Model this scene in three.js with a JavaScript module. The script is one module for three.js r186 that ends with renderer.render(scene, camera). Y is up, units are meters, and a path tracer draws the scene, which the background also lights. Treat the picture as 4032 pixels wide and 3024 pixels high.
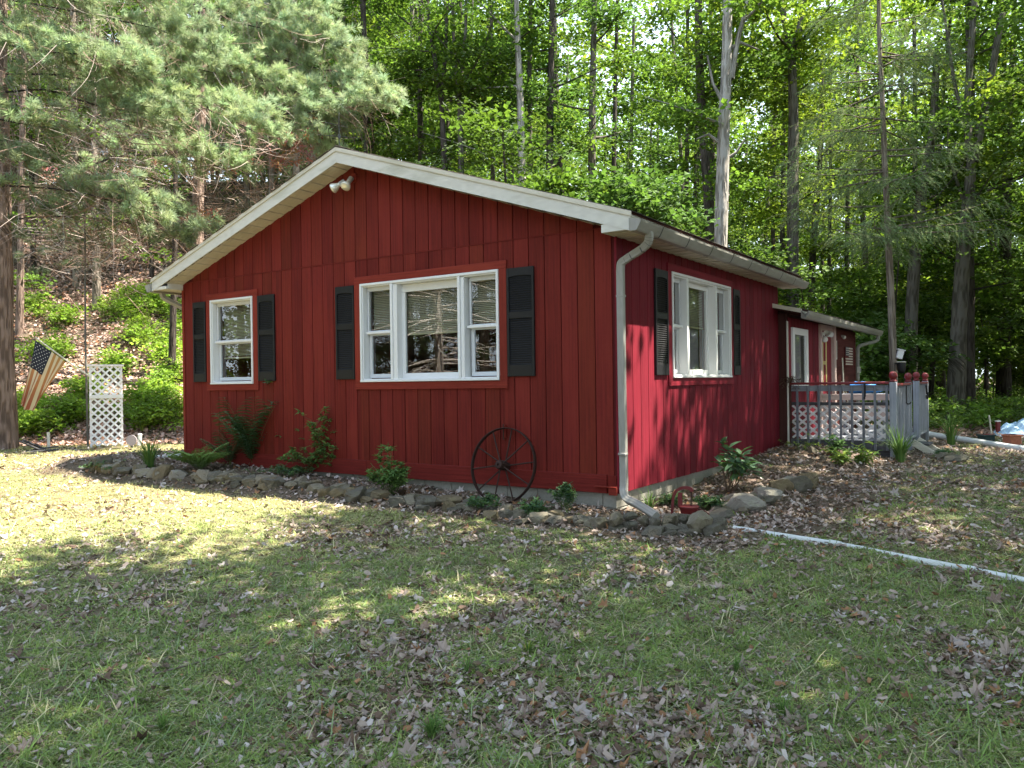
import * as THREE from 'three';
import { mergeGeometries, mergeVertices, toCreasedNormals } from 'three/addons/utils/BufferGeometryUtils.js';
import { RoundedBoxGeometry } from 'three/addons/geometries/RoundedBoxGeometry.js';
import { createNoise2D, createNoise3D } from 'simplex-noise';

// ---------- camera, sky, sun, exposure ----------
const scene = new THREE.Scene();
const camera = new THREE.PerspectiveCamera(51.13, 4 / 3, 0.05, 400);
const EYE = 1.19;
camera.position.set(0, EYE, 0);
camera.rotation.set(-0.003, 0, -0.0135, 'YXZ');
camera.updateMatrixWorld();
const renderer = new THREE.WebGLRenderer({ antialias: true });
renderer.setSize(1024, 768);
renderer.shadowMap.enabled = true;
renderer.toneMapping = THREE.LinearToneMapping;
renderer.toneMappingExposure = 5.3;

const SUN = new THREE.Vector3(0.5405, 1, 0.039).normalize();
{
  const W = 512, Hh = 256, d = new Float32Array(W * Hh * 4), v = new THREE.Vector3();
  for (let j = 0; j < Hh; j++) for (let i = 0; i < W; i++) {
    const el = ((j + 0.5) / Hh - 0.5) * Math.PI, az = ((i + 0.5) / W - 0.5) * 2 * Math.PI;
    v.set(Math.cos(el) * Math.cos(az), Math.sin(el), Math.cos(el) * Math.sin(az));
    const h = Math.pow(1 - Math.max(0, v.y), 2.2), c = Math.max(0, v.dot(SUN)), glow = 0.35 * Math.pow(c, 24) + 0.12 * Math.pow(c, 5);
    const o = (j * W + i) * 4, s = 0.52;
    d[o] = s * (0.54 + 0.40 * h + glow); d[o + 1] = s * (0.69 + 0.37 * h + glow); d[o + 2] = s * (0.95 + 0.2 * h + glow * 0.9); d[o + 3] = 1;
    if (el < 0) { d[o] = 0.1; d[o + 1] = 0.11; d[o + 2] = 0.07; }
  }
  const t = new THREE.DataTexture(d, W, Hh, THREE.RGBAFormat, THREE.FloatType);
  t.mapping = THREE.EquirectangularReflectionMapping; t.magFilter = THREE.LinearFilter; t.needsUpdate = true;
  scene.background = t; scene.environment = t;
}
const sun = new THREE.DirectionalLight(new THREE.Color(1, 0.93, 0.82), 5);
sun.position.copy(SUN).multiplyScalar(60); sun.target.position.set(0, 0, -9);
sun.castShadow = true; sun.shadow.mapSize.set(4096, 4096); sun.shadow.radius = 1;
Object.assign(sun.shadow.camera, { left: -45, right: 45, top: 45, bottom: -45, near: 1, far: 160 });
sun.name = 'sun'; sun.position.z -= 9;
scene.add(sun, sun.target);

// ---------- helpers ----------
let seedState = 12345;
const srand = (s) => { seedState = s | 0; };
const rnd = () => { seedState = (seedState + 0x6d2b79f5) | 0; let t = Math.imul(seedState ^ (seedState >>> 15), 1 | seedState); t = (t + Math.imul(t ^ (t >>> 7), 61 | t)) ^ t; return ((t ^ (t >>> 14)) >>> 0) / 4294967296; };
const rr = (a, b) => a + (b - a) * rnd();
const pick = (a) => a[Math.floor(rnd() * a.length)];
const clamp = (x, a = 0, b = 1) => Math.min(b, Math.max(a, x));
const sstep = (a, b, x) => { const t = clamp((x - a) / (b - a)); return t * t * (3 - 2 * t); };
const lerp = (a, b, t) => a + (b - a) * t;
const V = (x, y, z) => new THREE.Vector3(x, y, z);
const n2 = createNoise2D(rnd), n3 = createNoise3D(rnd);
const fbm = (x, y, o = 4) => { let a = 0.5, s = 0; for (let i = 0; i < o; i++) { s += a * n2(x, y); x *= 2.03; y *= 2.03; a *= 0.5; } return s; };

const used = new Map();
function numbered(n) { const k = used.get(n) ?? 0; used.set(n, k + 1); return k ? n + '_' + String(k).padStart(3, '0') : n; }
function setUD(o, label, category, group, kind) {
  if (label) o.userData.label = label;
  if (category) o.userData.category = category;
  if (group) o.userData.group = group;
  if (kind) o.userData.kind = kind;
  return o;
}
function thing(name, label, category, pos, turn = 0, group) {
  const o = new THREE.Group(); o.name = numbered(name); scene.add(o);
  if (pos) o.position.copy(pos);
  o.rotation.y = turn; return setUD(o, label, category, group);
}
function mesh(name, geo, mat, parent) {
  const g = Array.isArray(geo) ? merge(geo) : geo;
  const o = new THREE.Mesh(g, mat); o.name = parent === scene ? numbered(name) : name; o.castShadow = o.receiveShadow = true; parent.add(o); return o;
}
function grp(name, parent) { const o = new THREE.Group(); o.name = name; parent.add(o); return o; }
function merge(list) {
  const l = list.map((g) => { const h = g.index ? g.toNonIndexed() : g; for (const k of Object.keys(h.attributes)) if (!['position', 'normal', 'uv', 'color'].includes(k)) h.deleteAttribute(k); return h; });
  return l.length === 1 ? l[0] : mergeGeometries(l);
}
function instances(name, geo, mat, items, parent, kind) {   // items: [matrix, color?]
  const o = new THREE.InstancedMesh(geo, mat, items.length); o.name = parent === scene ? numbered(name) : name;
  items.forEach((it, i) => { o.setMatrixAt(i, it[0]); if (it[1]) o.setColorAt(i, it[1]); });
  o.castShadow = o.receiveShadow = true; if (kind) o.userData.kind = kind; parent.add(o); return o;
}
const ray = (px, py) => V((px - 2016) / 3160.83, -(py - 1512) / 3160.83, -1).applyQuaternion(camera.quaternion);     // full-resolution photo pixels
const K = 4032 / 2212;
const at = (x, y, dep) => { const d = ray(x * K, y * K); return d.multiplyScalar(dep / -d.z).add(V(0, EYE, 0)); };   // 2212-wide pixels

// the cabin's frame: origin at the near bottom corner of its siding, x along the gable wall, z out of it
const HOUSE = { x: 0.973, y: 0.13, z: -7.518, yaw: -0.5934 }, HC = Math.cos(HOUSE.yaw), HS = Math.sin(HOUSE.yaw), HW = 6.714, HL = 5.33;
const toHouse = (x, z) => { const dx = x - HOUSE.x, dz = z - HOUSE.z; return [dx * HC - dz * HS, dx * HS + dz * HC]; };
const fromHouse = (X, Y, Z) => V(HOUSE.x + X * HC + Z * HS, HOUSE.y + Y, HOUSE.z - X * HS + Z * HC);

function hgt(x, z) {
  const d = -z, [X, Z] = toHouse(x, z);
  let h = lerp(-0.32, -0.02, sstep(0, 7.5, d));
  if (d < 0) h = -0.32 + 0.01 * d;
  h += 0.05 * sstep(10, 20, d) * sstep(2, 6, x);
  // stone bed before the gable wall and beside the long wall
  const front = sstep(1.25, 0.75, Z) * sstep(-9.2, -8.2, X) * sstep(1.6, 0.9, X) * sstep(-1.6, -0.6, Z);
  h += front * (0.027 * clamp(-X, 0, 7.5));
  const side = sstep(2.1, 0.8, X) * sstep(-0.4, 0.1, X) * sstep(0.2, -0.6, Z) * sstep(-12, -9, Z);
  h += side * clamp(-0.1 + 0.058 * -Z, -0.1, 0.2);
  // the hillside behind and to the left
  const A = sstep(6, -5, x), foot = 16.9 + 0.05 * (x + 8) * (x > -8 ? 1 : 0);
  const t = Math.max(0, d - foot);
  h += A * (0.47 * (Math.sqrt(t * t + 1.2) - Math.sqrt(1.2))) * sstep(60, 25, d - 8) + A * sstep(25, 60, d - 8) * 12;
  h += 0.02 * n2(x * 0.9, z * 0.9) + 0.012 * n2(x * 2.7 + 9, z * 2.7) + (d > 17 ? 0.12 * n2(x * 0.35, z * 0.35 + 5) * sstep(17, 22, d) : 0);
  return h;
}
const onGround = (x, z, dy = 0) => V(x, hgt(x, z) + dy, z);
function groundAt(px, py) {                                     // where the ground lies under a full-resolution pixel
  const r = ray(px, py); let t = 1.5;
  for (let i = 0; i < 4000; i++) { const p = r.clone().multiplyScalar(t); if (p.y + EYE < hgt(p.x, p.z)) break; t += 0.02; }
  const p = r.multiplyScalar(t); return onGround(p.x, p.z);
}

// ---------- textures ----------
const hash = (x, y, s) => { let h = Math.imul(x | 0, 374761393) + Math.imul(y | 0, 668265263) + Math.imul(s, 974634777); h = Math.imul(h ^ (h >>> 13), 1274126177); return ((h ^ (h >>> 16)) >>> 0) / 4294967296; };
function pn(u, v, px, py, s) {                                   // value noise that repeats after 1 in u and v
  const x = u * px, y = v * py, x0 = Math.floor(x), y0 = Math.floor(y), fx = x - x0, fy = y - y0, sx = fx * fx * (3 - 2 * fx), sy = fy * fy * (3 - 2 * fy);
  const m = (a, b) => ((a % b) + b) % b, g = (i, j) => hash(m(i, px), m(j, py), s);
  return lerp(lerp(g(x0, y0), g(x0 + 1, y0), sx), lerp(g(x0, y0 + 1), g(x0 + 1, y0 + 1), sx), sy);
}
const pf = (u, v, p, s, q = p) => 0.5 * pn(u, v, p, q, s) + 0.25 * pn(u, v, p * 2, q * 2, s + 1) + 0.15 * pn(u, v, p * 4, q * 4, s + 2) + 0.1 * pn(u, v, p * 8, q * 8, s + 3);
const enc = (c) => 255 * (c <= 0.0031308 ? 12.92 * c : 1.055 * Math.pow(c, 1 / 2.4) - 0.055);
function tex(w, h, fn, srgb = true, rx = 1, ry = 1) {
  const d = new Uint8Array(w * h * 4);
  for (let j = 0; j < h; j++) for (let i = 0; i < w; i++) {
    const c = fn((i + 0.5) / w, (j + 0.5) / h), o = (j * w + i) * 4;
    for (let k = 0; k < 3; k++) d[o + k] = srgb ? enc(clamp(c[k])) : 255 * clamp(c[k]);
    d[o + 3] = 255;
  }
  const t = new THREE.DataTexture(d, w, h); t.wrapS = t.wrapT = THREE.RepeatWrapping; t.magFilter = THREE.LinearFilter; t.minFilter = THREE.LinearMipmapLinearFilter;
  if (srgb) t.colorSpace = THREE.SRGBColorSpace;
  t.repeat.set(rx, ry); t.needsUpdate = true; return t;
}
const grey = (x) => [x, x, x];
// rough-sawn plywood siding, stained red: long grain, blotches where the stain has worn
const woodGrain = (u, v) => 0.55 * pn(u, v, 90, 4, 3) + 0.3 * pn(u, v, 180, 9, 4) + 0.15 * pn(u, v, 60, 60, 5);
const woodMap = tex(512, 512, (u, v) => {
  const g = woodGrain(u, v), b = pf(u, v, 3, 40, 2), k = 0.58 + 0.5 * g + 0.55 * (b - 0.45), br = clamp((b - 0.52) * 2.6);
  return [k * (1.0 + 0.04 * br), k * (0.9 + 0.25 * br), k * 0.92];
}, true, 0.9, 0.5);
const woodBump = tex(512, 512, (u, v) => grey(woodGrain(u, v)), false, 0.9, 0.5);
const deckMap = tex(256, 256, (u, v) => { const k = 0.55 + 0.5 * woodGrain(u, v) + 0.3 * (pf(u, v, 3, 44, 12) - 0.45); return [k, k, k]; }, true, 0.9, 0.5);
const dirtyMap = tex(512, 512, (u, v) => { const s = pf(u, v, 10, 7, 3), f = pn(u, v, 70, 24, 9), k = 0.93 - 0.28 * clamp((s - 0.5) * 2.2) - 0.1 * f; return [k, k * (0.985 + 0.01 * s), k * (0.955 - 0.06 * clamp((s - 0.5) * 3))]; }, true, 0.7, 0.7);
const barkMap = tex(512, 512, (u, v) => { const w = u + 0.03 * pn(u, v, 6, 10, 21), g = pn(w, v, 26, 6, 22), c = pn(w, v, 60, 18, 23), k = 0.45 + 0.75 * sstep(0.2, 0.75, g) * (0.6 + 0.4 * c) + 0.1 * pn(u, v, 6, 5, 24); return [k, k * 0.97, k * 0.93]; }, true);
const barkBump = tex(512, 512, (u, v) => { const w = u + 0.03 * pn(u, v, 6, 10, 21); return grey(sstep(0.2, 0.75, pn(w, v, 26, 6, 22)) * 0.8 + 0.2 * pn(w, v, 60, 18, 23)); }, false);
const stoneMap = tex(512, 512, (u, v) => { const a = pf(u, v, 5, 31), b = pn(u, v, 40, 40, 33), l = sstep(0.56, 0.7, pf(u, v, 7, 35)); const k = 0.62 + 0.5 * a + 0.2 * (b - 0.5); return [k + 0.1 * l, k * 0.97 + 0.13 * l, k * 0.9 + 0.05 * l]; }, true);
const stoneBump = tex(256, 256, (u, v) => grey(0.7 * pf(u, v, 6, 31) + 0.3 * pn(u, v, 50, 50, 33)), false);
const blockMap = tex(512, 512, (u, v) => { const k = 0.82 + 0.14 * pn(u, v, 90, 90, 51) + 0.3 * (pf(u, v, 5, 52, 2) - 0.45); return [k, k * 0.99, k * 0.94]; }, true, 0.8, 0.8);
const roofMap = tex(256, 256, (u, v) => grey(0.6 + 0.5 * pn(u, v, 90, 90, 61) + 0.2 * pn(u, v, 8, 8, 62)), true, 1.5, 1.5);
const rustMap = tex(256, 256, (u, v) => { const a = pf(u, v, 8, 71); return [0.7 + 0.5 * a, 0.6 + 0.4 * a, 0.55 + 0.4 * a]; }, true);
// soil with crumbled leaf bits and short thatch
const soil = (u, v) => {
  const a = pf(u, v, 7, 81), f = pn(u, v, 150, 150, 82), g = pn(u + 0.02 * f, v, 210, 70, 83), h = pn(u, v + 0.02 * f, 70, 220, 84);
  const bit = sstep(0.72, 0.8, Math.max(g, h)), k = 0.55 + 0.5 * a + 0.4 * (f - 0.5);
  return [k, bit, f];
};
const groundMap = tex(1024, 1024, (u, v) => { const [k, b, f] = soil(u, v); return [clamp(k * 0.8 + 0.28 * b), clamp(k * 0.8 + 0.25 * b), clamp(k * 0.76 + 0.22 * b)]; }, true, 0.45, 0.45);
const groundBump = tex(1024, 1024, (u, v) => { const [k, b, f] = soil(u, v); return grey(0.4 * k + 0.35 * b + 0.25 * f); }, false, 0.45, 0.45);

const C = (r, g, b) => new THREE.Color().setRGB(r, g, b);
const std = (r, g, b, o = {}) => new THREE.MeshPhysicalMaterial({ color: C(r, g, b), roughness: 0.8, side: THREE.DoubleSide, specularIntensity: (o.roughness ?? 0.8) > 0.58 ? 0.3 : 0.8, ...o });
const phy = (r, g, b, o = {}) => new THREE.MeshPhysicalMaterial({ color: C(r, g, b), roughness: 0.8, side: THREE.DoubleSide, specularIntensity: (o.roughness ?? 0.8) > 0.58 ? 0.35 : 1, ...o });
const M = {
  red: [0, 1, 2, 3].map((i) => std(0.168 * [1, 0.9, 1.07, 0.96][i], [0.022, 0.018, 0.023, 0.024][i], [0.015, 0.013, 0.017, 0.014][i], { map: woodMap, bumpMap: woodBump, bumpScale: 0.0022, roughness: 0.72 })),
  crimson: [0, 1, 2].map((i) => std(0.175 * [1, 0.86, 1.1][i], [0.013, 0.011, 0.015][i], [0.025, 0.022, 0.028][i], { map: woodMap, bumpMap: woodBump, bumpScale: 0.0022, roughness: 0.66 })),
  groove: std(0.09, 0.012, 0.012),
  trimRed: std(0.235, 0.035, 0.022, { map: woodMap, bumpMap: woodBump, bumpScale: 0.001, roughness: 0.6 }),
  trimCrimson: std(0.23, 0.02, 0.034, { map: woodMap, bumpMap: woodBump, bumpScale: 0.001, roughness: 0.6 }),
  brown: std(0.07, 0.03, 0.024, { map: woodMap, bumpMap: woodBump, bumpScale: 0.001 }),
  lap: std(0.13, 0.04, 0.035, { map: woodMap, bumpMap: woodBump, bumpScale: 0.001 }),
  white: std(0.74, 0.74, 0.73, { roughness: 0.45 }),
  oldWhite: std(0.72, 0.71, 0.66, { map: dirtyMap, roughness: 0.6 }),
  vinyl: std(0.70, 0.66, 0.56, { map: dirtyMap, roughness: 0.5 }),
  gutter: std(0.36, 0.35, 0.325, { map: dirtyMap, roughness: 0.42 }),
  black: std(0.0075, 0.0075, 0.0085, { roughness: 0.5 }),
  block: std(0.30, 0.29, 0.26, { map: blockMap, roughness: 0.95 }),
  mortar: std(0.33, 0.31, 0.28, { map: blockMap, roughness: 0.95 }),
  shingle: [0, 1, 2].map((i) => std(0.085 + 0.02 * i, 0.07 + 0.017 * i, 0.06 + 0.014 * i, { map: roofMap, roughness: 0.95 })),
  glass: phy(1, 1, 1, { transmission: 1, thickness: 0, roughness: 0.0, ior: 1.95 }),
  blind: phy(0.30, 0.285, 0.19, { roughness: 0.6 }),
  curtain: phy(0.3, 0.285, 0.32, { roughness: 0.95, transmission: 0.35 }),
  room: std(0.09, 0.08, 0.07),
  screen: std(0.25, 0.26, 0.27, { roughness: 0.6 }),
  sash: std(0.60, 0.61, 0.62, { roughness: 0.5 }),
  iron: std(0.055, 0.038, 0.034, { map: rustMap, roughness: 0.7, metalness: 0.25 }),
  pumpRed: std(0.13, 0.013, 0.014, { map: rustMap, roughness: 0.5 }),
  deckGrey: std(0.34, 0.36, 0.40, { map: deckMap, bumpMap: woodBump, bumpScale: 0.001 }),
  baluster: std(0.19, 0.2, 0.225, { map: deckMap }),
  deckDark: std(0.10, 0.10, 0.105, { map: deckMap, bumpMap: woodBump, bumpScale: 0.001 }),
  railRed: std(0.20, 0.022, 0.026, { map: dirtyMap, roughness: 0.45 }),
  lattice: std(0.8, 0.76, 0.75, { roughness: 0.55 }),
  pvc: std(0.66, 0.69, 0.70, { map: dirtyMap, roughness: 0.4 }),
  brass: std(0.62, 0.55, 0.36, { roughness: 0.3, metalness: 0.4 }),
};

// ---------- geometry helpers ----------
function soup() {
  const p = [], uv = [];
  return {
    tri(a, b, c, ua, ub, uc) { p.push(...a, ...b, ...c); uv.push(...(ua ?? [0, 0]), ...(ub ?? [0, 0]), ...(uc ?? [0, 0])); },
    quad(a, b, c, d, ua, ub, uc, ud) { this.tri(a, b, c, ua, ub, uc); this.tri(a, c, d, ua, uc, ud); },
    get size() { return p.length; },
    done() { const g = new THREE.BufferGeometry(); g.setAttribute('position', new THREE.Float32BufferAttribute(p, 3)); g.setAttribute('uv', new THREE.Float32BufferAttribute(uv, 2)); g.computeVertexNormals(); return g; },
  };
}
// a board: a convex outline in x and y with a chamfered front, its back at z0
function board(poly, z0, th, ch = 0.002, back = false, grainX = false) {
  const s = soup(), n = poly.length, ou = rnd() * 3, ov = rnd() * 3, U = (q) => grainX ? [q[1] + ou, q[0] + ov] : [q[0] + ou, q[1] + ov], ins = [];
  for (let i = 0; i < n; i++) {
    const a = poly[(i + n - 1) % n], b = poly[i], c = poly[(i + 1) % n], e1 = [b[0] - a[0], b[1] - a[1]], e2 = [c[0] - b[0], c[1] - b[1]], l1 = Math.hypot(...e1) || 1e-9, l2 = Math.hypot(...e2) || 1e-9;
    const m1 = [-e1[1] / l1, e1[0] / l1], m2 = [-e2[1] / l2, e2[0] / l2], k = ch / Math.max(0.3, 1 + m1[0] * m2[0] + m1[1] * m2[1]);
    ins.push([b[0] + (m1[0] + m2[0]) * k, b[1] + (m1[1] + m2[1]) * k]);
  }
  const z1 = z0 + th, z2 = z1 - ch, P = (q, z) => [q[0], q[1], z];
  for (let i = 1; i < n - 1; i++) s.tri(P(ins[0], z1), P(ins[i], z1), P(ins[i + 1], z1), U(ins[0]), U(ins[i]), U(ins[i + 1]));
  for (let i = 0; i < n; i++) {
    const j = (i + 1) % n;
    s.quad(P(poly[i], z2), P(poly[j], z2), P(ins[j], z1), P(ins[i], z1), U(poly[i]), U(poly[j]), U(ins[j]), U(ins[i]));
    s.quad(P(poly[i], z0), P(poly[j], z0), P(poly[j], z2), P(poly[i], z2), U(poly[i]), U(poly[j]), U(poly[j]), U(poly[i]));
  }
  if (back) for (let i = 1; i < n - 1; i++) s.tri(P(poly[0], z0), P(poly[i + 1], z0), P(poly[i], z0), U(poly[0]), U(poly[i + 1]), U(poly[i]));
  return s.done();
}
const rect = (x0, x1, y0, y1) => [[x0, y0], [x1, y0], [x1, y1], [x0, y1]];
// a chamfered box from corner to corner, uv in metres along its longest side
function box(x0, x1, y0, y1, z0, z1, ch = 0.003) {
  const w = x1 - x0, h = y1 - y0, d = z1 - z0, r = Math.min(ch, 0.45 * Math.min(w, h, d)), s = soup(), ou = rnd() * 3, ov = rnd() * 3;
  const L = w >= h && w >= d ? 0 : h >= d ? 1 : 2;
  const c = (i, j, k, ax) => [(i ? x1 : x0) + (ax === 0 ? 0 : i ? -r : r), (j ? y1 : y0) + (ax === 1 ? 0 : j ? -r : r), (k ? z1 : z0) + (ax === 2 ? 0 : k ? -r : r)];
  const U = (q, ax) => { const o = [0, 1, 2].filter((a) => a !== ax), v = o.includes(L) ? L : o[1], u = o[0] === v ? o[1] : o[0]; return [q[u] + ou, q[v] + ov]; };
  const put = (pts, ax) => { for (let i = 1; i < pts.length - 1; i++) s.tri(pts[0], pts[i], pts[i + 1], U(pts[0], ax), U(pts[i], ax), U(pts[i + 1], ax)); };
  for (const [ax, f] of [[0, (a, b, v) => [v, a, b]], [1, (a, b, v) => [b, v, a]], [2, (a, b, v) => [a, b, v]]]) for (const v of [0, 1]) {
    const q = [[0, 0], [1, 0], [1, 1], [0, 1]].map(([a, b]) => c(...f(a, b, v), ax)); put(v ? q : q.reverse(), ax);
  }
  for (const [a1, a2] of [[0, 1], [1, 2], [0, 2]]) for (const u of [0, 1]) for (const v of [0, 1]) {
    const a3 = 3 - a1 - a2, mk = (w3, ax) => { const i = [0, 0, 0]; i[a1] = u; i[a2] = v; i[a3] = w3; return c(...i, ax); };
    const q = [mk(0, a1), mk(1, a1), mk(1, a2), mk(0, a2)]; put(q, a1);
  }
  for (const i of [0, 1]) for (const j of [0, 1]) for (const k of [0, 1]) put([c(i, j, k, 0), c(i, j, k, 1), c(i, j, k, 2)], 0);
  return fixNormals(s.done(), V((x0 + x1) / 2, (y0 + y1) / 2, (z0 + z1) / 2));
}
function fixNormals(g, c) {     // turns every face of a convex shape outwards
  const p = g.attributes.position, uv = g.attributes.uv, a = V(), b = V(), d = V(), n = V(), m = V();
  for (let i = 0; i < p.count; i += 3) {
    a.fromBufferAttribute(p, i); b.fromBufferAttribute(p, i + 1); d.fromBufferAttribute(p, i + 2);
    n.subVectors(b, a).cross(m.subVectors(d, a));
    if (n.dot(m.copy(a).add(b).add(d).divideScalar(3).sub(c)) < 0) {
      p.setXYZ(i + 1, d.x, d.y, d.z); p.setXYZ(i + 2, b.x, b.y, b.z);
      const u = [uv.getX(i + 1), uv.getY(i + 1)]; uv.setXY(i + 1, uv.getX(i + 2), uv.getY(i + 2)); uv.setXY(i + 2, ...u);
    }
  }
  g.computeVertexNormals(); return g;
}
// a profile (closed outline of [a, b] points) carried along a path; a points along 'side', b along 'up' of the moving frame
function sweep(profile, path, { closed = true, cap = true, scale = null, up = V(0, 1, 0), smooth = false } = {}) {
  const s = soup(), n = path.length, rings = []; let U = up.clone(), acc = 0; const acc0 = [];
  for (let i = 0; i < n; i++) {
    const t = V().subVectors(path[Math.min(n - 1, i + 1)], path[Math.max(0, i - 1)]).normalize();
    U.addScaledVector(t, -U.dot(t)).normalize(); const S = V().crossVectors(t, U), k = scale ? scale(i / (n - 1), i) : 1;
    if (i) acc += path[i].distanceTo(path[i - 1]);
    acc0.push(acc);
    rings.push(profile.map(([a, b]) => V().copy(path[i]).addScaledVector(S, a * k).addScaledVector(U, b * k)));
    U = U.clone();
  }
  const m = profile.length, lim = closed ? m : m - 1; let per = [0];
  for (let j = 1; j <= m; j++) per.push(per[j - 1] + Math.hypot(profile[j % m][0] - profile[j - 1][0], profile[j % m][1] - profile[j - 1][1]));
  const A = (v) => v.toArray();
  for (let i = 0; i < n - 1; i++) for (let j = 0; j < lim; j++) {
    const q = (j + 1) % m;
    s.quad(A(rings[i][j]), A(rings[i][q]), A(rings[i + 1][q]), A(rings[i + 1][j]), [per[j], acc0[i]], [per[j + 1], acc0[i]], [per[j + 1], acc0[i + 1]], [per[j], acc0[i + 1]]);
  }
  if (cap && closed) for (const e of [0, n - 1]) { const c = rings[e].reduce((a, b) => a.add(b), V()).divideScalar(m); for (let j = 0; j < m; j++) s.tri(A(c), A(rings[e][j]), A(rings[e][(j + 1) % m])); }
  let g = s.done();
  if (smooth) { g = mergeVertices(g, 1e-5); g.computeVertexNormals(); }
  return g;
}
const circle = (r, n = 8) => Array.from({ length: n }, (_, i) => [r * Math.cos(i / n * 2 * Math.PI), r * Math.sin(i / n * 2 * Math.PI)]);
function curve(pts, n) { return new THREE.CatmullRomCurve3(pts, false, 'centripetal').getPoints(n); }
// a round tapering limb with smooth shading
function tube(path, r0, r1, n = 7, rough = 0) {
  const N = path.length, P = [], Nn = [], UV = [], I = []; let U = Math.abs(V().subVectors(path[1], path[0]).normalize().y) > 0.9 ? V(1, 0, 0) : V(0, 1, 0), acc = 0; const ph = rnd() * 100;
  for (let i = 0; i < N; i++) {
    const t = V().subVectors(path[Math.min(N - 1, i + 1)], path[Math.max(0, i - 1)]).normalize(); U.addScaledVector(t, -U.dot(t)).normalize(); const S = V().crossVectors(t, U);
    if (i) acc += path[i].distanceTo(path[i - 1]);
    const base = typeof r0 === 'function' ? r0(i / (N - 1)) : lerp(r0, r1, i / (N - 1));
    for (let j = 0; j <= n; j++) {
      const a = j / n * 2 * Math.PI, r = base * (1 + rough * n3(Math.cos(a) * 1.3 + ph, acc * 1.6, Math.sin(a) * 1.3)), d = V().addScaledVector(S, Math.cos(a)).addScaledVector(U, Math.sin(a));
      P.push(path[i].x + d.x * r, path[i].y + d.y * r, path[i].z + d.z * r); Nn.push(d.x, d.y, d.z); UV.push(j / n * Math.max(1, Math.round(base * 2 * Math.PI * 1.2)), acc * 0.8);
    }
  }
  for (let i = 0; i < N - 1; i++) for (let j = 0; j < n; j++) { const a = i * (n + 1) + j, b = a + n + 1; I.push(a, b, a + 1, a + 1, b, b + 1); }
  const g = new THREE.BufferGeometry(); g.setAttribute('position', new THREE.Float32BufferAttribute(P, 3)); g.setAttribute('normal', new THREE.Float32BufferAttribute(Nn, 3)); g.setAttribute('uv', new THREE.Float32BufferAttribute(UV, 2)); g.setIndex(I); return g;
}
const place = (g, x, y, z, rx = 0, ry = 0, rz = 0) => g.applyMatrix4(new THREE.Matrix4().compose(V(x, y, z), new THREE.Quaternion().setFromEuler(new THREE.Euler(rx, ry, rz)), V(1, 1, 1)));
const mat4 = (p, q, s) => new THREE.Matrix4().compose(p, q, typeof s === 'number' ? V(s, s, s) : s);
const euler = (x, y, z) => new THREE.Quaternion().setFromEuler(new THREE.Euler(x, y, z, 'YXZ'));

// ---------- the ground: one sheet, finer near the camera ----------
const patch = (x, z) => {        // how much of the ground is leaf litter, moss, bare or grass
  const d = -z, [X, Z] = toHouse(x, z);
  let litter = 0.3 + 1.2 * fbm(x * 0.45 + 3, z * 0.45, 3) + 0.25 * n2(x * 1.7, z * 1.7);
  litter += 0.5 * sstep(0.5, 4, x) * sstep(2.5, 6, d) + 0.22 * sstep(0.4, 2.2, x) * sstep(5.5, 3.4, d) - 0.1 * sstep(-0.5, -3, x) * sstep(4.5, 6, d);
  const bed = Math.max(sstep(1.35, 1.0, Z) * sstep(-9.2, -8.4, X) * sstep(1.9, 1.2, X) * sstep(-1.2, -0.6, Z), sstep(2.4, 1.4, X) * sstep(-0.1, 0.1, X) * sstep(0.8, 0, Z));
  litter = Math.max(litter, bed * 1.1, sstep(16.4, 17.6, d) * sstep(-1, -5, x), sstep(15.5, 17.5, d) * sstep(0, 5, x));
  const moss = sstep(0.18, 0.4, fbm(x * 0.9 + 40, z * 0.9 + 7, 3)) * sstep(0.2, -0.1, bed) * sstep(9, 6, d) * sstep(-2.5, 0.2, x);
  return { litter: clamp(litter), moss, bed };
};
{
  const nx = 330, nz = 420, P = [], UV = [], CO = [], I = [], warp = (t, k, L) => L * Math.sinh(k * t) / Math.sinh(k);
  for (let j = 0; j <= nz; j++) for (let i = 0; i <= nx; i++) {
    const u = i / nx * 2 - 1, w = j / nz, z = w < 0.12 ? lerp(30, -1.5, w / 0.12) : -1.5 - warp((w - 0.12) / 0.88, 4.2, 260), x = warp(u, 4.4, 220);
    P.push(x, hgt(x, z), z); UV.push(x, z);
    const { litter, moss } = patch(x, z), g = 0.5 + 0.5 * fbm(x * 1.3, z * 1.3 + 20, 3);
    let c = [lerp(0.15, 0.2, g), lerp(0.145, 0.16, g), lerp(0.065, 0.09, g)];
    const mix = (t, r) => { c = c.map((v, k) => lerp(v, r[k], t)); };
    mix(litter * 0.85, [0.14, 0.105, 0.083]); mix(moss * 0.9, [0.12, 0.115, 0.03]);
    CO.push(...c);
  }
  for (let j = 0; j < nz; j++) for (let i = 0; i < nx; i++) { const a = j * (nx + 1) + i, b = a + nx + 1; I.push(a, a + 1, b, a + 1, b + 1, b); }
  const g = new THREE.BufferGeometry(); g.setAttribute('position', new THREE.Float32BufferAttribute(P, 3)); g.setAttribute('uv', new THREE.Float32BufferAttribute(UV, 2)); g.setAttribute('color', new THREE.Float32BufferAttribute(CO, 3)); g.setIndex(I); g.computeVertexNormals();
  const o = mesh('ground', g, std(1.15, 1.15, 1.15, { vertexColors: true, map: groundMap, bumpMap: groundBump, bumpScale: 0.02, roughness: 1 }), scene);
  setUD(o, 'lawn of thin grass, moss and soil rising into a leaf covered hillside', null, null, 'structure');
}
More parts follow.
